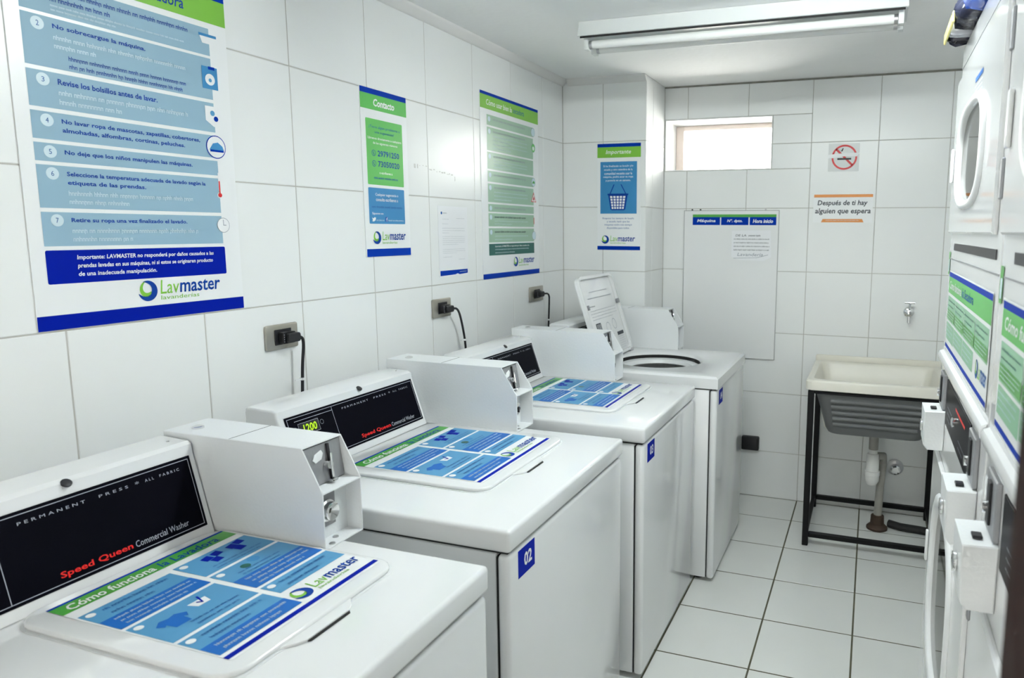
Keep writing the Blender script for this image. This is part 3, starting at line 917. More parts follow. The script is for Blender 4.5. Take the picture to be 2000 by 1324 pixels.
for k, (za, zb, m_) in enumerate(rows):
    pn = P.rect('rule_panel', xa, za - z0, xb, zb - z0, 'pale', 1)
    P.circle('rule_number', xa + .032, zb - z0 - .018, .0135, 'soft_white', 2, parent=pn)
    P.text('rule_digit', str(k + 1), xa + .029, zb - z0 - .0235, xa + .035, zb - z0 - .0125, 'soft_blue', 3, 0, 0, pn)
    y = zb - z0 - .012
    for s, f in pt.get(k, []):
        P.text('rule_text', s, xa + .062, y - .0125, xa + .062 + .355 * f, y, 'ink_blue', 2, .025, 0, pn)
        y -= .019
    yb_ = za - z0 + .006
    if k == 0:
        P.lines('rule_text', xa + .062, y - .034, xb - .06, y + .003, 2, 'ink_blue', 2, .6, .4, pn); y -= .034
    if k in (0, 2, 5, 6):
        P.lines('rule_note', xa + .062, max(yb_, y - .040), xb - .075, y, 2, 'soft_white', 2, .58, .45, pn)
    if k == 1:
        P.lines('rule_note', xa + .062, y - .036, xb - .075, y, 2, 'soft_white', 2, .58, .3, pn)
        P.lines('rule_text', xa + .09, y - .074, xb - .075, y - .040, 2, 'ink_blue', 2, .58, .95, pn)
xi = xb
P.poly('rule_icon', [(xi - .03, 2.112 - z0), (xi + .018, 2.112 - z0), (xi + .012, 2.092 - z0), (xi - .022, 2.092 - z0)], 'white', 3)
P.rect('rule_icon', xi - .032, 2.110 - z0, xi + .022, 2.117 - z0, 'mid', 4)
P.rect('rule_icon', xi - .030, 1.975 - z0, xi + .018, 2.033 - z0, 'mid', 3)
P.rect('rule_icon', xi - .010, 2.026 - z0, xi + .010, 2.034 - z0, 'blue', 4)
P.circle('rule_icon', xi - .006, 2.000 - z0, .015, 'white', 4)
P.circle('rule_icon', xi - .006, 1.998 - z0, .005, 'sky', 5)
P.poly('rule_icon', [(xi - .028, 1.930 - z0), (xi + .022, 1.930 - z0), (xi + .022, 1.892 - z0), (xi - .003, 1.876 - z0), (xi - .028, 1.892 - z0)], 'white', 3)
P.circle('rule_icon', xi - .006, 1.912 - z0, .007, 'sky', 4); P.circle('rule_icon', xi + .004, 1.898 - z0, .007, 'blue', 4)
P.circle('rule_icon', xi - .002, 1.823 - z0, .031, 'blue', 3); P.circle('rule_icon', xi - .002, 1.823 - z0, .0285, 'white', 4)
P.poly('rule_icon', [(xi - .024, 1.815 - z0), (xi + .022, 1.815 - z0), (xi + .018, 1.826 - z0), (xi + .004, 1.836 - z0), (xi - .012, 1.832 - z0)], 'mid', 5)
P.rect('rule_icon', xi - .022, 1.810 - z0, xi + .021, 1.8155 - z0, 'blue', 6)
P.rect('rule_icon', xi - .003, 1.705 - z0, xi + .003, 1.755 - z0, 'white', 3, .002); P.rect('rule_icon', xi - .002, 1.698 - z0, xi + .002, 1.732 - z0, 'red', 4)
P.circle('rule_icon', xi, 1.694 - z0, .0085, 'white', 3); P.circle('rule_icon', xi, 1.694 - z0, .006, 'red', 5)
P.circle('rule_icon', xi + .004, 1.612 - z0, .0205, 'soft_ink', 3); P.circle('rule_icon', xi + .004, 1.612 - z0, .019, 'white', 4)
P.multi('rule_icon', [[(xi + .003, 1.612 - z0), (xi + .005, 1.612 - z0), (xi + .005, 1.627 - z0), (xi + .003, 1.627 - z0)], [(xi + .003, 1.611 - z0), (xi + .013, 1.611 - z0), (xi + .013, 1.613 - z0), (xi + .003, 1.613 - z0)]], 'soft_ink', 5)
nb = P.rect('notice_box', xa, 1.478 - z0, xb + .004, 1.553 - z0, 'navy', 1, .004)
for k, (s, f) in enumerate((('Importante: LAVMASTER no responderá por daños causados a las', 1.0), ('prendas lavadas en sus máquinas, ni si estos se originaren producto', .99), ('de una inadecuada manipulación.', .53))):
    P.text('notice_text', s, xa + .066, 1.553 - z0 - .0245 - k * .019, xa + .066 + .36 * f, 1.553 - z0 - .0115 - k * .019, 'white', 2, .02, .1, nb)
P.logo(.232, 1.421 - z0, .470, 1.473 - z0)

# contact poster
w_, h_ = .262, .594
o, P = sheet('contact_poster', 'narrow green and blue contact poster reading Contacto', 'poster', wall_l(1.577, 1.504), w_, h_)
Y = lambda f: h_ * (1 - f)
P.rect('header_stripe', 0, Y(.032), w_, Y(0), 'blue', 1)
P.rect('header_band', 0, Y(.122), w_, Y(.032), 'green2', 1)
P.text('header_text', 'Contacto', .070, Y(.100), .190, Y(.055), 'white', 2, .03, .15)
gp = P.rect('contact_panel', .024, Y(.565), w_ - .030, Y(.175), 'green2', 1, .004)
P.text('contact_text', '¿Tiene algún problema o', .040, Y(.233), .218, Y(.213), 'soft_blue', 2, 0, 0, gp)
P.text('contact_text', 'una sugerencia?', .072, Y(.262), .182, Y(.242), 'soft_blue', 2, 0, 0, gp)
P.text('contact_text', 'Llámenos directamente a cualquiera', .032, Y(.299), .224, Y(.280), 'white', 2, .008, 0, gp)
P.text('contact_text', 'de los siguientes números', .060, Y(.326), .200, Y(.308), 'white', 2, .008, 0, gp)
P.text('phone_number', '29791250', .084, Y(.393), .208, Y(.358), 'ink_blue', 2, .012, 0, gp)
P.text('phone_number', '73050020', .084, Y(.455), .208, Y(.420), 'ink_blue', 2, .012, 0, gp)
for f in (.376, .438):
    P.ring('phone_icon', .062, Y(f), .011, .0018, 'ink_blue', 2, parent=gp, n=18)
    P.poly('phone_icon', [(.058, Y(f) + .005), (.061, Y(f) + .005), (.061, Y(f) - .001), (.066, Y(f) - .004), (.064, Y(f) - .007), (.058, Y(f) - .001)], 'ink_blue', 2, parent=gp)
P.text('contact_text', 'o escríbanos a', .090, Y(.498), .164, Y(.482), 'white', 2, .008, 0, gp)
P.lines('contact_text', .058, Y(.535), .196, Y(.510), 1, 'soft_blue', 2, .6, 1, gp)
bp = P.rect('social_panel', .024, Y(.800), w_ - .030, Y(.583), 'mid', 1, .004)
P.text('social_text', 'Cualquier sugerencia o', .062, Y(.636), .194, Y(.614), 'white', 2, .008, 0, bp)
P.text('social_text', 'consulta escríbanos a', .064, Y(.663), .192, Y(.642), 'white', 2, .008, 0, bp)
P.lines('social_text', .040, Y(.710), .222, Y(.685), 1, 'soft_blue', 2, .6, 1, bp)
P.text('social_text', 'Síguenos en:', .040, Y(.748), .104, Y(.730), 'white', 2, .008, 0, bp)
P.poly('bird_icon', [(.038, Y(.762)), (.046, Y(.768)), (.052, Y(.760)), (.060, Y(.764)), (.056, Y(.780)), (.046, Y(.787)), (.038, Y(.784)), (.042, Y(.778))], 'white', 2, bp)
P.lines('social_text', .062, Y(.790), .110, Y(.768), 1, 'soft_white', 2, .5, 1, bp)
P.rect('social_icon', .114, Y(.787), .127, Y(.758), 'ink_blue', 2, 0, bp)
P.text('social_icon', 'f', .118, Y(.786), .125, Y(.761), 'white', 3, .02, 0, bp)
P.lines('social_text', .130, Y(.790), .226, Y(.768), 1, 'soft_white', 2, .5, 1, bp)
P.logo(.038, Y(.925), .232, Y(.846))
P.rect('footer_band', .004, 0, w_, Y(.953), 'blue', 1)

# letter on the wall
o, P = sheet('posted_letter', 'white typed letter with a blue foot taped to the left wall', 'paper', wall_l(2.035, 1.404), .229, .297, .0012, 'paper')
P.circle('letter_logo', .026, .268, .006, 'soft_blue', 1, n=14)
P.lines('letter_text', .036, .262, .070, .274, 1, 'soft_ink', 1, .5, 1)
for (a, b, c, d, n, l) in ((.03, .236, .08, .246, 1, 1), (.14, .240, .205, .250, 1, 1), (.03, .216, .075, .226, 1, 1), (.03, .178, .205, .208, 3, .3), (.03, .130, .205, .172, 5, .7), (.03, .094, .205, .118, 3, .6), (.03, .076, .10, .086, 1, 1), (.15, .064, .20, .074, 1, 1)):
    P.lines('letter_text', a, b, c, d, n, 'soft_ink', 1, .16, l)
P.poly('letter_foot', [(.006, .004), (.12, .006), (.14, .010), (.155, .005), (.222, .008), (.222, .026), (.006, .026)], 'blue', 1)
P.lines('letter_text', .155, .012, .212, .020, 1, 'soft_white', 2, .4, 1)

# green dryer-rules poster
w_, h_ = .596, .858
o, P = sheet('dryer_poster', 'sage green rules poster beside the corner', 'poster', wall_l(2.391, 1.372), w_, h_)
Y = lambda f: h_ * (1 - f)
P.rect('header_stripe', 0, Y(.016), w_, Y(0), 'blue', 1)
P.rect('header_band', 0, Y(.088), w_, Y(.016), 'green', 1)
P.text('header_text', 'Cómo usar bien la', .055, Y(.066), .305, Y(.036), 'white', 2, .012, .1)
P.text('header_text', 'secadora', .315, Y(.066), .435, Y(.036), 'soft_blue', 2, 0, .1)
rr = [(.115, .170), (.180, .303), (.312, .402), (.412, .470), (.480, .580), (.590, .632), (.640, .712), (.722, .800)]
for k, (a, b) in enumerate(rr):
    pn = P.rect('rule_panel', .058, Y(b), w_ - .062, Y(a), 'sage', 1)
    P.circle('rule_number', .080, Y(a + .022), .012, 'soft_white', 2, parent=pn, n=16)
    n = max(1, int((b - a) / .030))
    P.lines('rule_text', .115, Y(a + .035), w_ - .15, Y(a + .008), 1, 'soft_ink' if k not in (6, 7) else 'ink', 2, .45, 1, pn)
    if n > 1:
        P.lines('rule_note', .115, Y(b - .004), w_ - .13, Y(a + .036), n, 'soft_white', 2, .36, .5, pn)
for f, m_ in ((.142, 'soft_white'), (.235, 'green2'), (.440, 'soft_white'), (.765, 'soft_white')):
    P.circle('rule_icon', w_ - .062, Y(f), .023, 'soft_ink', 3, n=18); P.circle('rule_icon', w_ - .062, Y(f), .021, m_, 4, n=18)
P.circle('rule_icon', w_ - .062, Y(.238), .011, 'white', 5, n=14)
P.poly('rule_icon', [(w_ - .080, Y(.448)), (w_ - .046, Y(.448)), (w_ - .050, Y(.436)), (w_ - .066, Y(.432))], 'lidgreen', 5)
P.poly('rule_icon', [(w_ - .092, Y(.560)), (w_ - .032, Y(.560)), (w_ - .062, Y(.500))], 'red', 3)
P.poly('rule_icon', [(w_ - .085, Y(.556)), (w_ - .039, Y(.556)), (w_ - .062, Y(.510))], 'white', 4)
P.poly('rule_icon', [(w_ - .068, Y(.550)), (w_ - .056, Y(.550)), (w_ - .053, Y(.540)), (w_ - .061, Y(.524)), (w_ - .070, Y(.540))], 'red', 5)
P.rect('rule_icon', w_ - .064, Y(.695), w_ - .058, Y(.655), 'red', 3)
nb = P.rect('notice_box', .058, Y(.872), w_ - .060, Y(.808), 'dgreen', 1)
P.text('notice_text', 'Importante: LAVMASTER no responderá por daños causados a las', .115, Y(.830), w_ - .12, Y(.817), 'white', 2, .01, 0, nb)
P.lines('notice_text', .115, Y(.868), w_ - .12, Y(.832), 2, 'soft_white', 2, .45, .55, nb)
P.logo(.30, Y(.945), .535, Y(.888))
P.rect('footer_band', 0, 0, w_, Y(.972), 'blue', 1)

# notice with the basket on the column
w_, h_ = .258, .592
o, P = sheet('basket_poster', 'blue poster reading Importante with a laundry basket drawing', 'poster', wall_b(.215, 1.493, YC), w_, h_)
Y = lambda f: h_ * (1 - f)
P.rect('header_stripe', 0, Y(.032), w_, h_, 'blue', 1)
P.rect('header_band', 0, Y(.13), w_, Y(.032), 'green', 1)
P.text('header_text', 'Importante', .050, Y(.108), .200, Y(.058), 'white', 2, .012, .25)
bp = P.rect('notice_panel', .018, Y(.655), w_ - .022, Y(.168), 'mid', 1)
for k, s in enumerate(('Si ha finalizado su lavado y/o', 'secado y otro miembro de la', 'comunidad necesita usar la', 'máquina, podrá sacar su ropa', 'y ponerla en un canasto.')):
    d = (0, .004, .006, .0, .014)[k]
    P.text('notice_text', s, .036 + d, Y(.222 + k * .0335), .214 - d, Y(.199 + k * .0335), 'white', 2, .008, 0, bp)
cx = .124
P.multi('basket_icon', [[(cx - .050, Y(.468)), (cx - .044, Y(.468)), (cx - .020, Y(.380)), (cx - .026, Y(.380))], [(cx + .044, Y(.468)), (cx + .050, Y(.468)), (cx + .021, Y(.380)), (cx + .015, Y(.380))],
                        [(cx - .062, Y(.482)), (cx + .062, Y(.482)), (cx + .062, Y(.466)), (cx - .062, Y(.466))]], 'ink_blue', 2, bp)
P.poly('basket_icon', [(cx - .058, Y(.48)), (cx + .058, Y(.48)), (cx + .044, Y(.615)), (cx + .036, Y(.622)), (cx - .036, Y(.622)), (cx - .044, Y(.615))], 'ink_blue', 2, bp)
cells = []
for r_ in range(5):
    f0, f1 = .489 + r_ * .0255, .508 + r_ * .0255
    for c_ in range(5):
        def px(f, c): 
            s = .050 - (f - .48) / .14 * .013
            return cx - s + (2 * s) * c
        cells.append([(px(f1, c_ / 5 + .02), Y(f1)), (px(f1, c_ / 5 + .16), Y(f1)), (px(f0, c_ / 5 + .16), Y(f0)), (px(f0, c_ / 5 + .02), Y(f0))])
P.multi('basket_icon', cells, 'white', 3, bp)
for k, s in enumerate(('Respetar los tiempos de lavado', 'y secado hará que las', 'máquinas estén más tiempo', 'disponibles para todos.')):
    d = (0, .026, .012, .026)[k]
    P.text('notice_text', s, .032 + d, Y(.712 + k * .0305), .220 - d, Y(.690 + k * .0305), 'soft_blue', 1)
P.logo(.024, Y(.942), .228, Y(.862))
P.rect('footer_band', 0, 0, w_, Y(.963), 'blue', 1)

# whiteboard with the machine log
w_, h_ = .555, .868
F = wall_b(.637, .852)
o, P = sheet('whiteboard', 'tall whiteboard with blue column headings under the window', 'whiteboard', F, w_, h_, .008, 'board')
bm = BM(); box(bm, -.004, 0, -.004, h_ + .004, .0004, .009); box(bm, w_, w_ + .004, -.004, h_ + .004, .0004, .009); box(bm, 0, w_, -.004, 0, .0004, .009); box(bm, 0, w_, h_, h_ + .004, .0004, .009)
part('edge_shadow_line', bm, 'edge', o, None, F)  # grey strips stand in for the shadow along the board's sides
P.rect('green_stripe', .050, h_ - .038, w_ - .012, h_ - .020, 'lidgreen', 1)
for a, b, s, f in ((.050, .215, 'Máquina', .16), (.222, .383, 'N°. dpto.', .22), (.390, w_ - .012, 'Hora inicio', .12)):
    hc = P.rect('heading', a, h_ - .082, b, h_ - .036, 'blue', 2)
    ww = b - a
    P.text('heading_text', s, a + ww * f, h_ - .070, b - ww * f, h_ - .048, 'white', 3, .03, .2, hc)
for x in (.045, .095, .48):
    bm = BM(); lathe(bm, [(.005, 0), (.005, .004), (.002, .006)], (.637 + x, YB - .0002, 1.727), 'y', 10)
    for v in bm.verts: v.co.y = 2 * YB - v.co.y - .0004
    part('screw', bm, 'black' if x < .1 else 'steel', o)
nt = link('handwritten_note', None, None, None, wall_b(.925, 1.432, YB - .0085))
tag(nt, 'small handwritten note stuck on the whiteboard', 'note')
Fn = wall_b(.925, 1.432, YB - .0085)
bm = BM(); prism(bm, [(.0, .02), (.0, .172), (.225, .176), (.232, .022), (.19, .0), (.05, .002)], .0004, .0012, lambda p, q, a: (p, q, a))
part('sheet', bm, 'paper', nt, None, Fn)
P = Print(Fn @ Matrix.Translation((0, 0, .0012)), nt)
P.text('handwriting', 'DE LA', .022, .140, .085, .152, 'ink', 1, 0, .15)
P.lines('handwriting', .098, .137, .170, .155, 1, 'ink', 1, .6, 1, wl=(5, 6))
for k in range(4):
    P.lines('handwriting', .012, .118 - k * .021, .222, .132 - k * .021, 1, 'ink', 1, .55, 1, wl=(1.0, 3.2))
P.text('handwriting', 'Lavandería', .035, .026, .185, .045, 'soft_ink', 1, 0, .2)
P.multi('handwriting', [[(.012, .012), (.15, .016), (.15, .018), (.012, .014)], [(.15, .016), (.215, .034), (.214, .036), (.15, .018)]], 'soft_ink', 1)

# no smoking sign
w_, h_ = .164, .151
F = wall_b(1.453, 1.935)
o, P = sheet('no_smoking_sign', 'square no smoking sign with red ring', 'sign', F, w_, h_, .0015, 'clear')
P.ring('ring', .085, .076, .068, .010, 'red', 2)
P.poly('bar', [(.035, .118), (.043, .126), (.133, .036), (.125, .028)], 'red', 2)
P.rect('cigarette', .048, .062, .122, .072, 'black', 3)
P.poly('smoke', [(.066, .108), (.074, .125), (.080, .126), (.074, .108)], 'black', 3)
tp = link('tape_strip', None, None, None, wall_b(1.448, 2.006, YB - .0040))
tag(tp, 'crooked strip of white tape across the no smoking sign', 'tape')
bm = BM(); prism(bm, [(0, .0), (.04, .002), (.09, .010), (.155, .008), (.172, .028), (.10, .028), (.05, .024), (.006, .020)], 0, .0006, lambda p, q, a: (p, q, a))
part('strip', bm, 'white', tp, None, wall_b(1.448, 2.006, YB - .0040))

# courtesy sign
w_, h_ = .318, .160
F = wall_b(1.383, 1.653)
o, P = sheet('courtesy_sign', 'white sign with orange bars asking to think of who waits', 'sign', F, w_, h_, .0015, 'sheet')
P.rect('orange_bar', .002, h_ - .020, w_ - .002, h_ - .004, 'orange', 1)
P.poly('orange_bar', [(.045, .002), (.273, .002), (.265, .020), (.053, .020)], 'orange', 1)
P.lines('bar_text', .07, .005, .25, .018, 1, 'soft_white', 2, .4, 1)
P.text('sign_text', 'Después de ti hay', .022, .088, .290, .124, 'ink', 2, .02, .15)
P.text('sign_text', 'alguien que espera', .010, .042, .308, .080, 'ink', 2, .02, .15)

# ------------------------------------------------------------------ laundry sink
t = thing('laundry_sink', 'cream laundry sink with ribbed grey basin on a black frame', 'sink', (1.76, 3.34, 0))
SX0, SX1, SY0, SY1, SZ = 1.430, 2.100, 3.055, 3.655, .872
def loop(bm, x0, x1, y0, y1, z, r, n=6):
    return [bm.verts.new((p, q, z)) for p, q in rrect(x0, y0, x1, y1, r, n)]
def skin(bm, loops, close=True):
    for A, B in zip(loops, loops[1:]):
        for k in range(len(A)):
            bm.faces.new((A[k], A[(k + 1) % len(A)], B[(k + 1) % len(A)], B[k]))
    if close:
        bm.faces.new(loops[-1])
    bmesh.ops.recalc_face_normals(bm, faces=bm.faces[:])
bm = BM()
skin(bm, [loop(bm, SX0 + .012, SX1 - .012, SY0 + .012, SY1 - .012, SZ - .055, .03), loop(bm, SX0, SX1, SY0, SY1, SZ - .050, .035), loop(bm, SX0, SX1, SY0, SY1, SZ - .010, .035), loop(bm, SX0 + .008, SX1 - .008, SY0 + .008, SY1 - .008, SZ, .035),
          loop(bm, SX0 + .035, SX1 - .035, SY0 + .035, SY1 - .035, SZ, .04), loop(bm, SX0 + .045, SX1 - .045, SY0 + .045, SY1 - .045, SZ - .012, .04), loop(bm, SX0 + .09, SX1 - .09, SY0 + .10, SY1 - .08, SZ - .27, .06)])
part('rim', bm, 'sink_cream', t, 40)
# upstand of the back
bm = BM(); box(bm, SX0 + .004, SX1, SY1 + .001, YB - .004, SZ - .05, SZ + .030, .008, 2)
part('upstand', bm, 'sink_cream', t)
bm = BM()
BX0, BX1, BY0, BY1 = SX0 + .045, SX1 - .045, SY0 + .030, SY1 - .04
skin(bm, [loop(bm, BX0, BX1, BY0, BY1, SZ - .054, .04), loop(bm, BX0 + .008, BX1 - .008, BY0 + .006, BY1 - .006, SZ - .09, .045), loop(bm, BX0 + .052, BX1 - .052, BY0 + .045, BY1 - .04, SZ - .262, .06), loop(bm, BX0 + .066, BX1 - .066, BY0 + .058, BY1 - .055, SZ - .288, .06)])
part('basin', bm, 'sink_grey', t, 40)
for k in range(5):
    z = SZ - .108 - k * .031
    f = (SZ - .09 - z) / .172
    bm = BM(); tube(bm, [(BX0 + .075 + f * .02, BY0 + .006 + f * .039, z), (BX1 - .075 - f * .02, BY0 + .006 + f * .039, z)], .012, 12, rf=None)
    part('rib', bm, 'sink_grey', t)
def bar(p, q, s=.015):
    bm = BM(); p, q = Vector(p), Vector(q)
    lo = Vector([min(a, b) for a, b in zip(p, q)]); hi = Vector([max(a, b) for a, b in zip(p, q)])
    e = Vector([s if abs(a - b) < 1e-6 else 0 for a, b in zip(p, q)])
    lo -= e; hi += e
    box(bm, lo.x, hi.x, lo.y, hi.y, lo.z, hi.z, .003, 1)
    return bm
LX0, LX1, LY0, LY1 = 1.458, 2.072, 3.078, 3.632
for x in (LX0, LX1):
    for y in (LY0, LY1):
        part('leg', bar((x, y, 0), (x, y, SZ - .056)), 'black_steel', t)
part('frame_bar', bar((LX0 + .0152, LY0, .060), (LX1 - .0152, LY0, .060), .013), 'black_steel', t)
part('frame_bar', bar((LX0 + .0152, LY1, .060), (LX1 - .0152, LY1, .060), .013), 'black_steel', t)
part('frame_bar', bar((LX0, LY0 + .0152, .060), (LX0, LY1 - .0152, .060), .011), 'black_steel', t)
part('frame_bar', bar((LX1, LY0 + .0152, .060), (LX1, LY1 - .0152, .060), .011), 'black_steel', t)
for y in (LY0, LY1):
    part('frame_bar', bar((LX0 + .0152, y, SZ - .064), (LX1 - .0152, y, SZ - .064), .008), 'black_steel', t)
PX, PY = 1.770, 3.36
bm = BM(); lathe(bm, [(.028, .583), (.028, .55), (.024, .54), (.024, .46)][::-1], (PX, PY, 0), 'z', 18)
part('drain_outlet', bm, 'pvc_grey', t)
bm = BM(); lathe(bm, [(.008, .262), (.024, .268), (.036, .290), (.036, .318), (.039, .320), (.039, .342), (.033, .344), (.033, .405), (.030, .435), (.022, .440), (.022, .462)], (PX, PY, 0), 'z', 22)
part('bottle_trap', bm, 'pvc', t)
bm = BM(); tube(bm, [(PX + .02, PY, .425), (PX + .05, PY + .03, .420), (PX + .052, PY + .05, .38), (PX + .045, PY + .06, .25), (PX + .04, PY + .06, .05)], .021, 14)
part('waste_pipe', bm, 'pvc_grey', t)
bm = BM(); lathe(bm, [(.055, .0005), (.055, .012), (.036, .030), (.034, .075), (.024, .08)], (PX + .04, PY + .06, 0), 'z', 20)
part('floor_flange', bm, 'rust', t)

bm = BM(); tube(bm, [(PX + .10, PY + .10, .022), (PX + .16, PY + .07, .022), (PX + .26, PY + .06, .022), (PX + .40, PY + .03, .022), (PX + .52, PY + .02, .022)], .021, 10)  # tube added in place of a dark shape on the floor
o = part('dark_floor_tube', bm, 'rubber', None)
tag(o, 'added black tube standing in for a dark shape under the sink', 'dark tube')

# tap above the sink
t = thing('wall_tap', 'small chrome tap on the back wall above the sink', 'tap', (1.918, YB, 1.169))
fx, fz = 1.918, 1.166
bm = BM(); lathe(bm, [(.028, -.0), (.028, -.006), (.022, -.010), (.014, -.012), (.014, -.050), (.018, -.052), (.018, -.075), (.012, -.078)], (fx, YB - .0005, fz), 'y', 20)
part('body', bm, 'chrome', t)
bm = BM(); tube(bm, [(fx, YB - .062, fz), (fx, YB - .066, fz - .02), (fx, YB - .067, fz - .055)], .010, 12)
part('spout', bm, 'chrome', t)
bm = BM(); tube(bm, [(fx, YB - .062, fz + .012), (fx, YB - .062, fz + .052)], .007, 10); tube(bm, [(fx - .026, YB - .062, fz + .056), (fx + .026, YB - .062, fz + .056)], .0065, 10)
part('handle', bm, 'chrome', t)
# shut-off valve under the sink
t = thing('shutoff_valve', 'round dark metal valve on the wall under the sink', 'valve', (1.895, YB, .275))
bm = BM(); lathe(bm, [(.046, 0), (.046, -.006), (.034, -.012), (.016, -.014), (.016, -.045)], (1.895, YB - .0005, .275), 'y', 20)
part('flange', bm, 'steel', t)
bm = BM(); lathe(bm, [(.014, -.046), (.026, -.048), (.028, -.062), (.018, -.070)], (1.895, YB - .0005, .275), 'y', 8)
part('knob', bm, 'chrome', t)

# ------------------------------------------------------------------ stacked dryers
XD = 1.92
def dryer(y0, y1, label, leaf=False):
    yc = (y0 + y1) / 2
    W_ = y1 - y0
    t = thing('stacked_dryer', label, 'dryer', (XD + .36, yc, 0), 'stacked dryers along the right wall')
    ZM, ZT = 1.245, 2.10
    yd = yc + .035
    def sq(s, zc, hy, hz, n=48, e=3.0):
        out = []
        for k in range(n):
            a = 2 * math.pi * k / n
            c_, s_ = math.cos(a), math.sin(a)
            out.append((yd + s * hy * math.copysign(abs(c_) ** (2 / e), c_), zc + s * hz * math.copysign(abs(s_) ** (2 / e), s_)))
        return out
    def plate(bm, ya, yb, za, zb, xa, xb, zc, hole, bev=.004):
        """rectangular sheet from x = xa (front) to xb with a hole"""
        n = len(hole)
        outs = []
        for (p, q) in hole:
            d = Vector((p - yd, q - zc))
            s = min(((yb if d.x > 0 else ya) - yd) / d.x if abs(d.x) > 1e-9 else 99, ((zb if d.y > 0 else za) - zc) / d.y if abs(d.y) > 1e-9 else 99)
            outs.append([yd + d.x * s, zc + d.y * s])
        for cy_, cz_ in ((ya, za), (ya, zb), (yb, za), (yb, zb)):   # snap the nearest ray to each corner
            k = min(range(n), key=lambda i: (outs[i][0] - cy_) ** 2 + (outs[i][1] - cz_) ** 2)
            outs[k] = [cy_, cz_]
        ins = lambda o: (min(max(o[0], ya + bev), yb - bev), min(max(o[1], za + bev), zb - bev))
        L_ = [[bm.verts.new((xb, p, q)) for p, q in hole], [bm.verts.new((xa, p, q)) for p, q in hole], [bm.verts.new((xa, *ins(o))) for o in outs], [bm.verts.new((xa + bev, *o)) for o in outs], [bm.verts.new((xb, *o)) for o in outs]]
        L_.append(L_[0])
        for A, B in zip(L_, L_[1:]):
            for k in range(n):
                bm.faces.new((A[k], A[(k + 1) % n], B[(k + 1) % n], B[k]))
        bmesh.ops.recalc_face_normals(bm, faces=bm.faces[:])
    def cabinet(name, za, zb, zc, hy, hz):
        bm = BM()
        x1_ = XD + .74
        box(bm, XD + .012, x1_, y0, y0 + .004, za, zb); box(bm, XD + .012, x1_, y1 - .004, y1, za, zb)
        box(bm, XD + .012, x1_, y0 + .004, y1 - .004, za, za + .004); box(bm, XD + .012, x1_, y0 + .004, y1 - .004, zb - .004, zb)
        box(bm, x1_ - .004, x1_, y0 + .004, y1 - .004, za + .004, zb - .004)
        part(name, bm, 'enamel', t, None)
        bm = BM(); plate(bm, y0, y1, za, zb, XD, XD + .0118, zc, sq(.90, zc, hy, hz), .005)
        part('front_panel', bm, 'enamel', t, 30)
        bm = BM()
        n = 32
        rad = max(hy, hz) + .035
        rad = min(rad, zc - za - .02, zb - zc - .02)
        rs = [[bm.verts.new((XD + x_, yd + r_ * math.cos(2 * math.pi * k / n), zc + r_ * math.sin(2 * math.pi * k / n))) for k in range(n)] for x_, r_ in ((.016, rad), (.55, rad), (.56, rad * .9), (.56, .01))]
        for A, B in zip(rs, rs[1:]):
            for k in range(n):
                bm.faces.new((A[k], A[(k + 1) % n], B[(k + 1) % n], B[k]))
        part('drum', bm, 'drum', t, 40)
    cabinet('lower_cabinet', .0, ZM - .002, .700, .235, .235)
    cabinet('upper_cabinet', ZM + .002, ZT, 1.780, .225, .118)
    # facia: y runs away from the camera; front faces -x
    def door(zc, za, zb, hy, hz):
        bm = BM(); plate(bm, y0 + .06, y1 - .02, za, zb, XD - .010, XD - .0005, zc, sq(.90, zc, hy, hz), .004)
        d = part('door', bm, 'enamel', t, 30)
        bm = BM()
        L_ = [[bm.verts.new((XD - x_, p, q)) for p, q in sq(f, zc, hy, hz)] for x_, f in ((.0102, 1.05), (.016, 1.03), (.019, .98), (.018, .92), (.012, .88), (-.004, .87))]
        for A, B in zip(L_, L_[1:]):
            for k in range(len(A)):
                bm.faces.new((A[k], A[(k + 1) % len(A)], B[(k + 1) % len(A)], B[k]))
        bmesh.ops.recalc_face_normals(bm, faces=bm.faces[:])
        part('window_ring', bm, 'plastic', d, 60)
        bm = BM(); prism(bm, sq(.885, zc, hy, hz), XD - .006, XD - .003, lambda p, q, a: (a, p, q))
        part('window_glass', bm, 'dglass', d, None)
        bm = BM(); box(bm, XD - .018, XD - .0102, y1 - .065, y1 - .045, zc - .045, zc + .045, .003, 2)
        part('door_handle', bm, 'plastic', d)
        for zz in (za + .06, zb - .10):
            bm = BM(); box(bm, XD - .006, XD - .0005, y0 + .030, y0 + .050, zz, zz + .07, .002, 1)
            part('hinge', bm, 'plate_steel', t)
        return d
    door(1.780, 1.60, 2.005, .225, .118)
    door(.700, .26, .99, .235, .235)
    bm = BM(); box(bm, XD - .002, XD + .0005, y0 + .05, y1 - .12, 1.556, 1.574)
    part('lint_slot', bm, 'black', t, None)
    bm = BM(); box(bm, XD - .0012, XD + .0005, y0 + .01, y1 - .01, 2.040, 2.043)
    part('seam', bm, 'plate_steel', t, None)
    bm = BM(); box(bm, XD - .0012, XD + .0005, y0 + .01, y1 - .01, 1.530, 1.533)
    part('seam', bm, 'plate_steel', t, None)
    for z in (.235,):
        bm = BM(); box(bm, XD - .0012, XD + .0005, y0 + .01, y1 - .01, z, z + .003)
        part('seam', bm, 'plate_steel', t, None)
    # rating label
    P = Print(frame((XD - .0105, y1 - .42, 1.905), (0, -1, 0), (0, 0, 1)), t)
    P.rect('rating_label', .0, .024, .12, .034, 'soft_blue', 1)
    P.lines('rating_label', .0, -.03, .12, .018, 5, 'soft_white', 1, .3, .8)
    # green corner stickers
    P = Print(frame((XD - .001, y1 - .003, 1.535), (0, -1, 0), (0, 0, 1)), t)
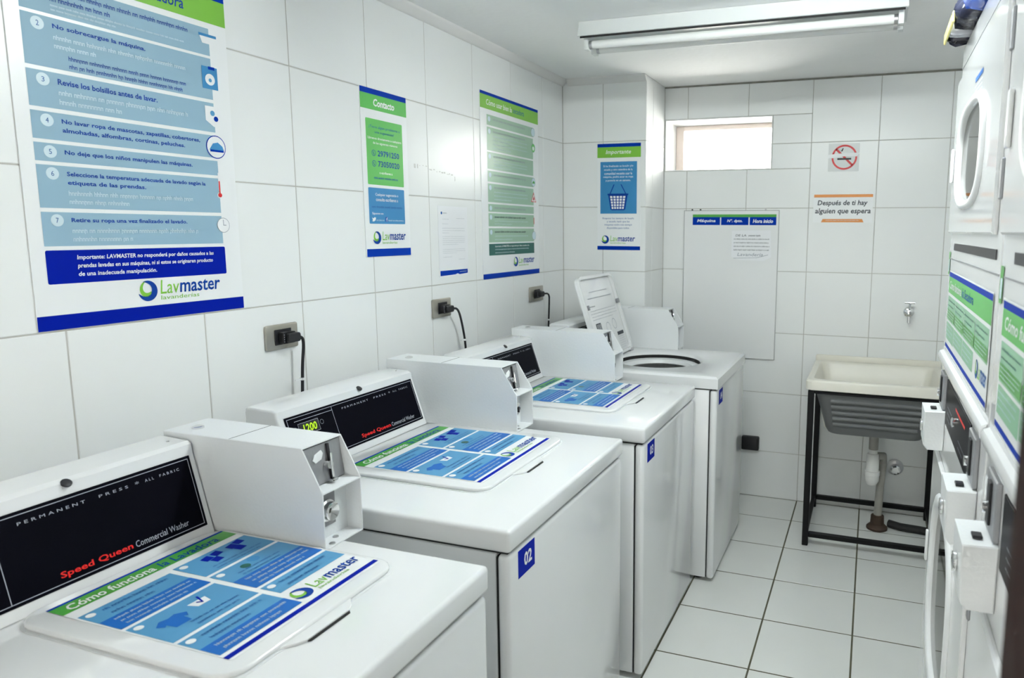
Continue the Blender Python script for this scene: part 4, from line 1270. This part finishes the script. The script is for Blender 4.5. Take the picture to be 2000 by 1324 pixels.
    P.rect('corner_sticker', .0, -.048, .030, .014, 'lidgreen', 1)
    P.rect('corner_sticker', .008, -.040, .026, -.006, 'soft_white', 2)
    # instruction sticker
    P = Print(frame((XD - .001, y1 - .055, 1.285), (0, -1, 0), (0, 0, 1)), t)
    h_ = .215
    ww = W_ - .095
    P.rect('sticker_sheet', 0, 0, ww, h_, 'sheet', 1)
    P.rect('sticker_stripe', .004, h_ - .016, ww - .004, h_ - .004, 'blue', 2)
    P.rect('sticker_band', .004, h_ - .060, ww - .004, h_ - .016, 'green2', 2)
    P.text('sticker_title', 'Cómo funciona', .03, h_ - .048, .30, h_ - .026, 'white', 3, .02, .15)
    P.text('sticker_title', 'la Secadora', .32, h_ - .048, .52, h_ - .026, 'soft_blue', 3, .01, .15)
    cw = (ww - .03) / 4
    for c_ in range(4):
        a = .012 + c_ * (cw + .002)
        b = a + cw - .004
        P.rect('sticker_panel', a, .082, b, h_ - .068, 'mint', 2)
        P.rect('sticker_panel', a, .086, b, .112, 'lidgreen', 3)
        P.lines('sticker_text', a + .01, .088, b - .01, .110, 3, 'soft_white', 4, .4, .8)
        P.lines('sticker_text', a + .01, .114, b - .01, h_ - .074, 2, 'dgreen', 4, .3, .8)
        if c_ < 3:
            P.rect('sticker_panel', a, .034 if c_ else .030, b, .076, 'mint', 2)
            P.lines('sticker_text', a + .01, .038, b - .02, .072, 3, 'soft_white', 4, .35, .8)
    P.logo(ww - .16, .034, ww - .012, .072, 'green', 'soft_blue', 3, None, False)
    P.rect('sticker_stripe', .004, .006, ww - .004, .016, 'blue', 2)
    # slanted control band
    bm = BM(); prism(bm, [(XD - .0002, 1.272), (XD - .010, 1.268), (XD - .014, 1.258), (XD - .012, 1.246), (XD - .0002, 1.240)], y0 + .004, y1 - .004, lambda p, q, a: (p, a, q), .003, 1)
    part('control_ledge', bm, 'enamel', t)
    bm = BM(); box(bm, XD - .003, XD + .0005, y0 + .19, y1 - .20, 1.105, 1.222, .001, 1)
    cp = part('control_panel', bm, 'black_panel', t, None)
    P = Print(frame((XD - .003, y1 - .20, 1.105), (0, -1, 0), (0, 0, 1)), t)
    P.rect('panel_text', .22, .085, .40, .092, 'brand_red', 1)
    P.lines('panel_text', .05, .015, .15, .06, 3, 'dim', 1, .3, .7)
    P.lines('panel_text', .30, .010, .42, .04, 2, 'dim', 1, .3, .7)
    bm = BM(); lathe(bm, [(.012, 0), (.012, -.008), (.008, -.010)], (XD - .0031, yc, 1.165), 'x', 16)
    part('start_button', bm, 'chrome', t)
    for yy in (y1 - .125, y0 + .115):
        bm = BM(); box(bm, XD - .009, XD + .0005, yy - .045, yy + .045, 1.130, 1.226, .002, 1)
        cs = part('coin_slide', bm, 'plate_steel', t)
        bm = BM(); box(bm, XD - .013, XD - .0092, yy - .012, yy + .012, 1.145, 1.215, .001, 1)
        part('coin_slot', bm, 'black', cs)
        bm = BM(); tube(bm, [(XD - .018, yy + .02, 1.165), (XD - .009, yy + .02, 1.165)], .010, 12)
        part('coin_lever', bm, 'chrome', cs)
        bm = BM(); prism(bm, [(XD - .0005, 1.020), (XD - .040, 1.020), (XD - .050, 1.032), (XD - .052, 1.126), (XD - .0005, 1.128)], yy - .055, yy + .055, lambda p, q, a: (p, a, q), .002, 1)
        cb = part('coin_vault', bm, 'enamel2', t)
        bm = BM(); lathe(bm, [(.016, 0), (.016, -.005), (.010, -.006)], (XD - .0522, yy, 1.075), 'x', 14)
        part('vault_lock', bm, 'chrome', cb)
        bm = BM(); box(bm, XD - .035, XD - .020, yy - .030, yy - .010, 1.1283, 1.133, .001, 1)
        part('coin_return', bm, 'black', cb)
    if leaf:
        P = Print(frame((XD - .001, y1 - .010, .30), (0, -1, 0), (0, 0, 1)), t)
        P.poly('leaf_decal', [(.0, .0), (.02, .03), (.035, .08), (.02, .12), (.004, .07)], 'lidgreen', 1)
    return t
dryer(.800, 1.670, 'far stacked white dryer next to the laundry sink', True)
dryer(-.078, .792, 'near stacked white dryer at the right edge beside the door')

# bundle on top of the dryers
t = thing('wrapped_bundle', 'crumpled black and blue plastic bundle on top of the dryers', 'bundle', (2.0, 1.3, 2.10))
def sack(name, ya, yb, m, seed, xo=1.878, zt=2.19, parent=t):
    rnd = random.Random(seed)
    bm = BM()
    nA, nB = 12, 16
    rings = []
    for i in range(nA + 1):
        f = i / nA
        y = ya + (yb - ya) * f
        k = 1 - .25 * abs(2 * f - 1) ** 4
        ring = []
        for j in range(nB):
            a = 2 * math.pi * j / nB
            cx_, cz_ = xo + .11, 2.1015 + (zt - 2.1015) / 2
            rx, rz = .11 * k, (zt - 2.1015) / 2 * k
            p = Vector((cx_ + rx * math.copysign(abs(math.cos(a)) ** .7, math.cos(a)), y, cz_ + rz * math.copysign(abs(math.sin(a)) ** .7, math.sin(a))))
            p += Vector((rnd.uniform(-1, 1) * .006, rnd.uniform(-1, 1) * .004, rnd.uniform(-1, 1) * .006))
            p.z = max(p.z, 2.1008)
            if p.x < XD - .006:
                p.z -= .012 * min(1, (XD - .006 - p.x) / .03)
            ring.append(bm.verts.new(p))
        rings.append(ring)
    for A, B in zip(rings, rings[1:]):
        for k in range(nB):
            bm.faces.new((A[k], A[(k + 1) % nB], B[(k + 1) % nB], B[k]))
    bm.faces.new(rings[0]); bm.faces.new(rings[-1])
    bmesh.ops.recalc_face_normals(bm, faces=bm.faces[:])
    return part(name, bm, m, parent, 70)
sack('black_wrap', 1.585, 1.655, 'vinyl_black', 1, 1.874, 2.165)
sack('silver_wrap', 1.505, 1.590, 'vinyl_silver', 2, 1.872, 2.17)
sack('black_wrap', 1.385, 1.510, 'vinyl_black', 3, 1.872, 2.18)
sack('blue_wrap', .95, 1.390, 'vinyl_blue', 4, 1.874, 2.20)
bm = BM(); box(bm, 1.868, 1.874, 1.43, 1.665, 2.108, 2.135, .002, 1)
part('yellow_edge', bm, 'vinyl_yellow', t)

# ------------------------------------------------------------------ open door beside the camera
d = struct(thing('door_1', 'x', 'x', (1.825, YN, 0)))
del d['label'], d['category']
bm = BM(); box(bm, 1.800, 1.838, YN + .004, -.100, .008, 2.08, .003, 1)
part('door_leaf', bm, 'wood', d)
bm = BM(); lathe(bm, [(.026, 0), (.026, .008), (.010, .010), (.010, .045)], (1.8385, -.16, 1.02), 'x', 16); tube(bm, [(1.883, -.16, 1.02), (1.883, -.29, 1.02)], .010, 10)
part('door_handle', bm, 'steel', d)
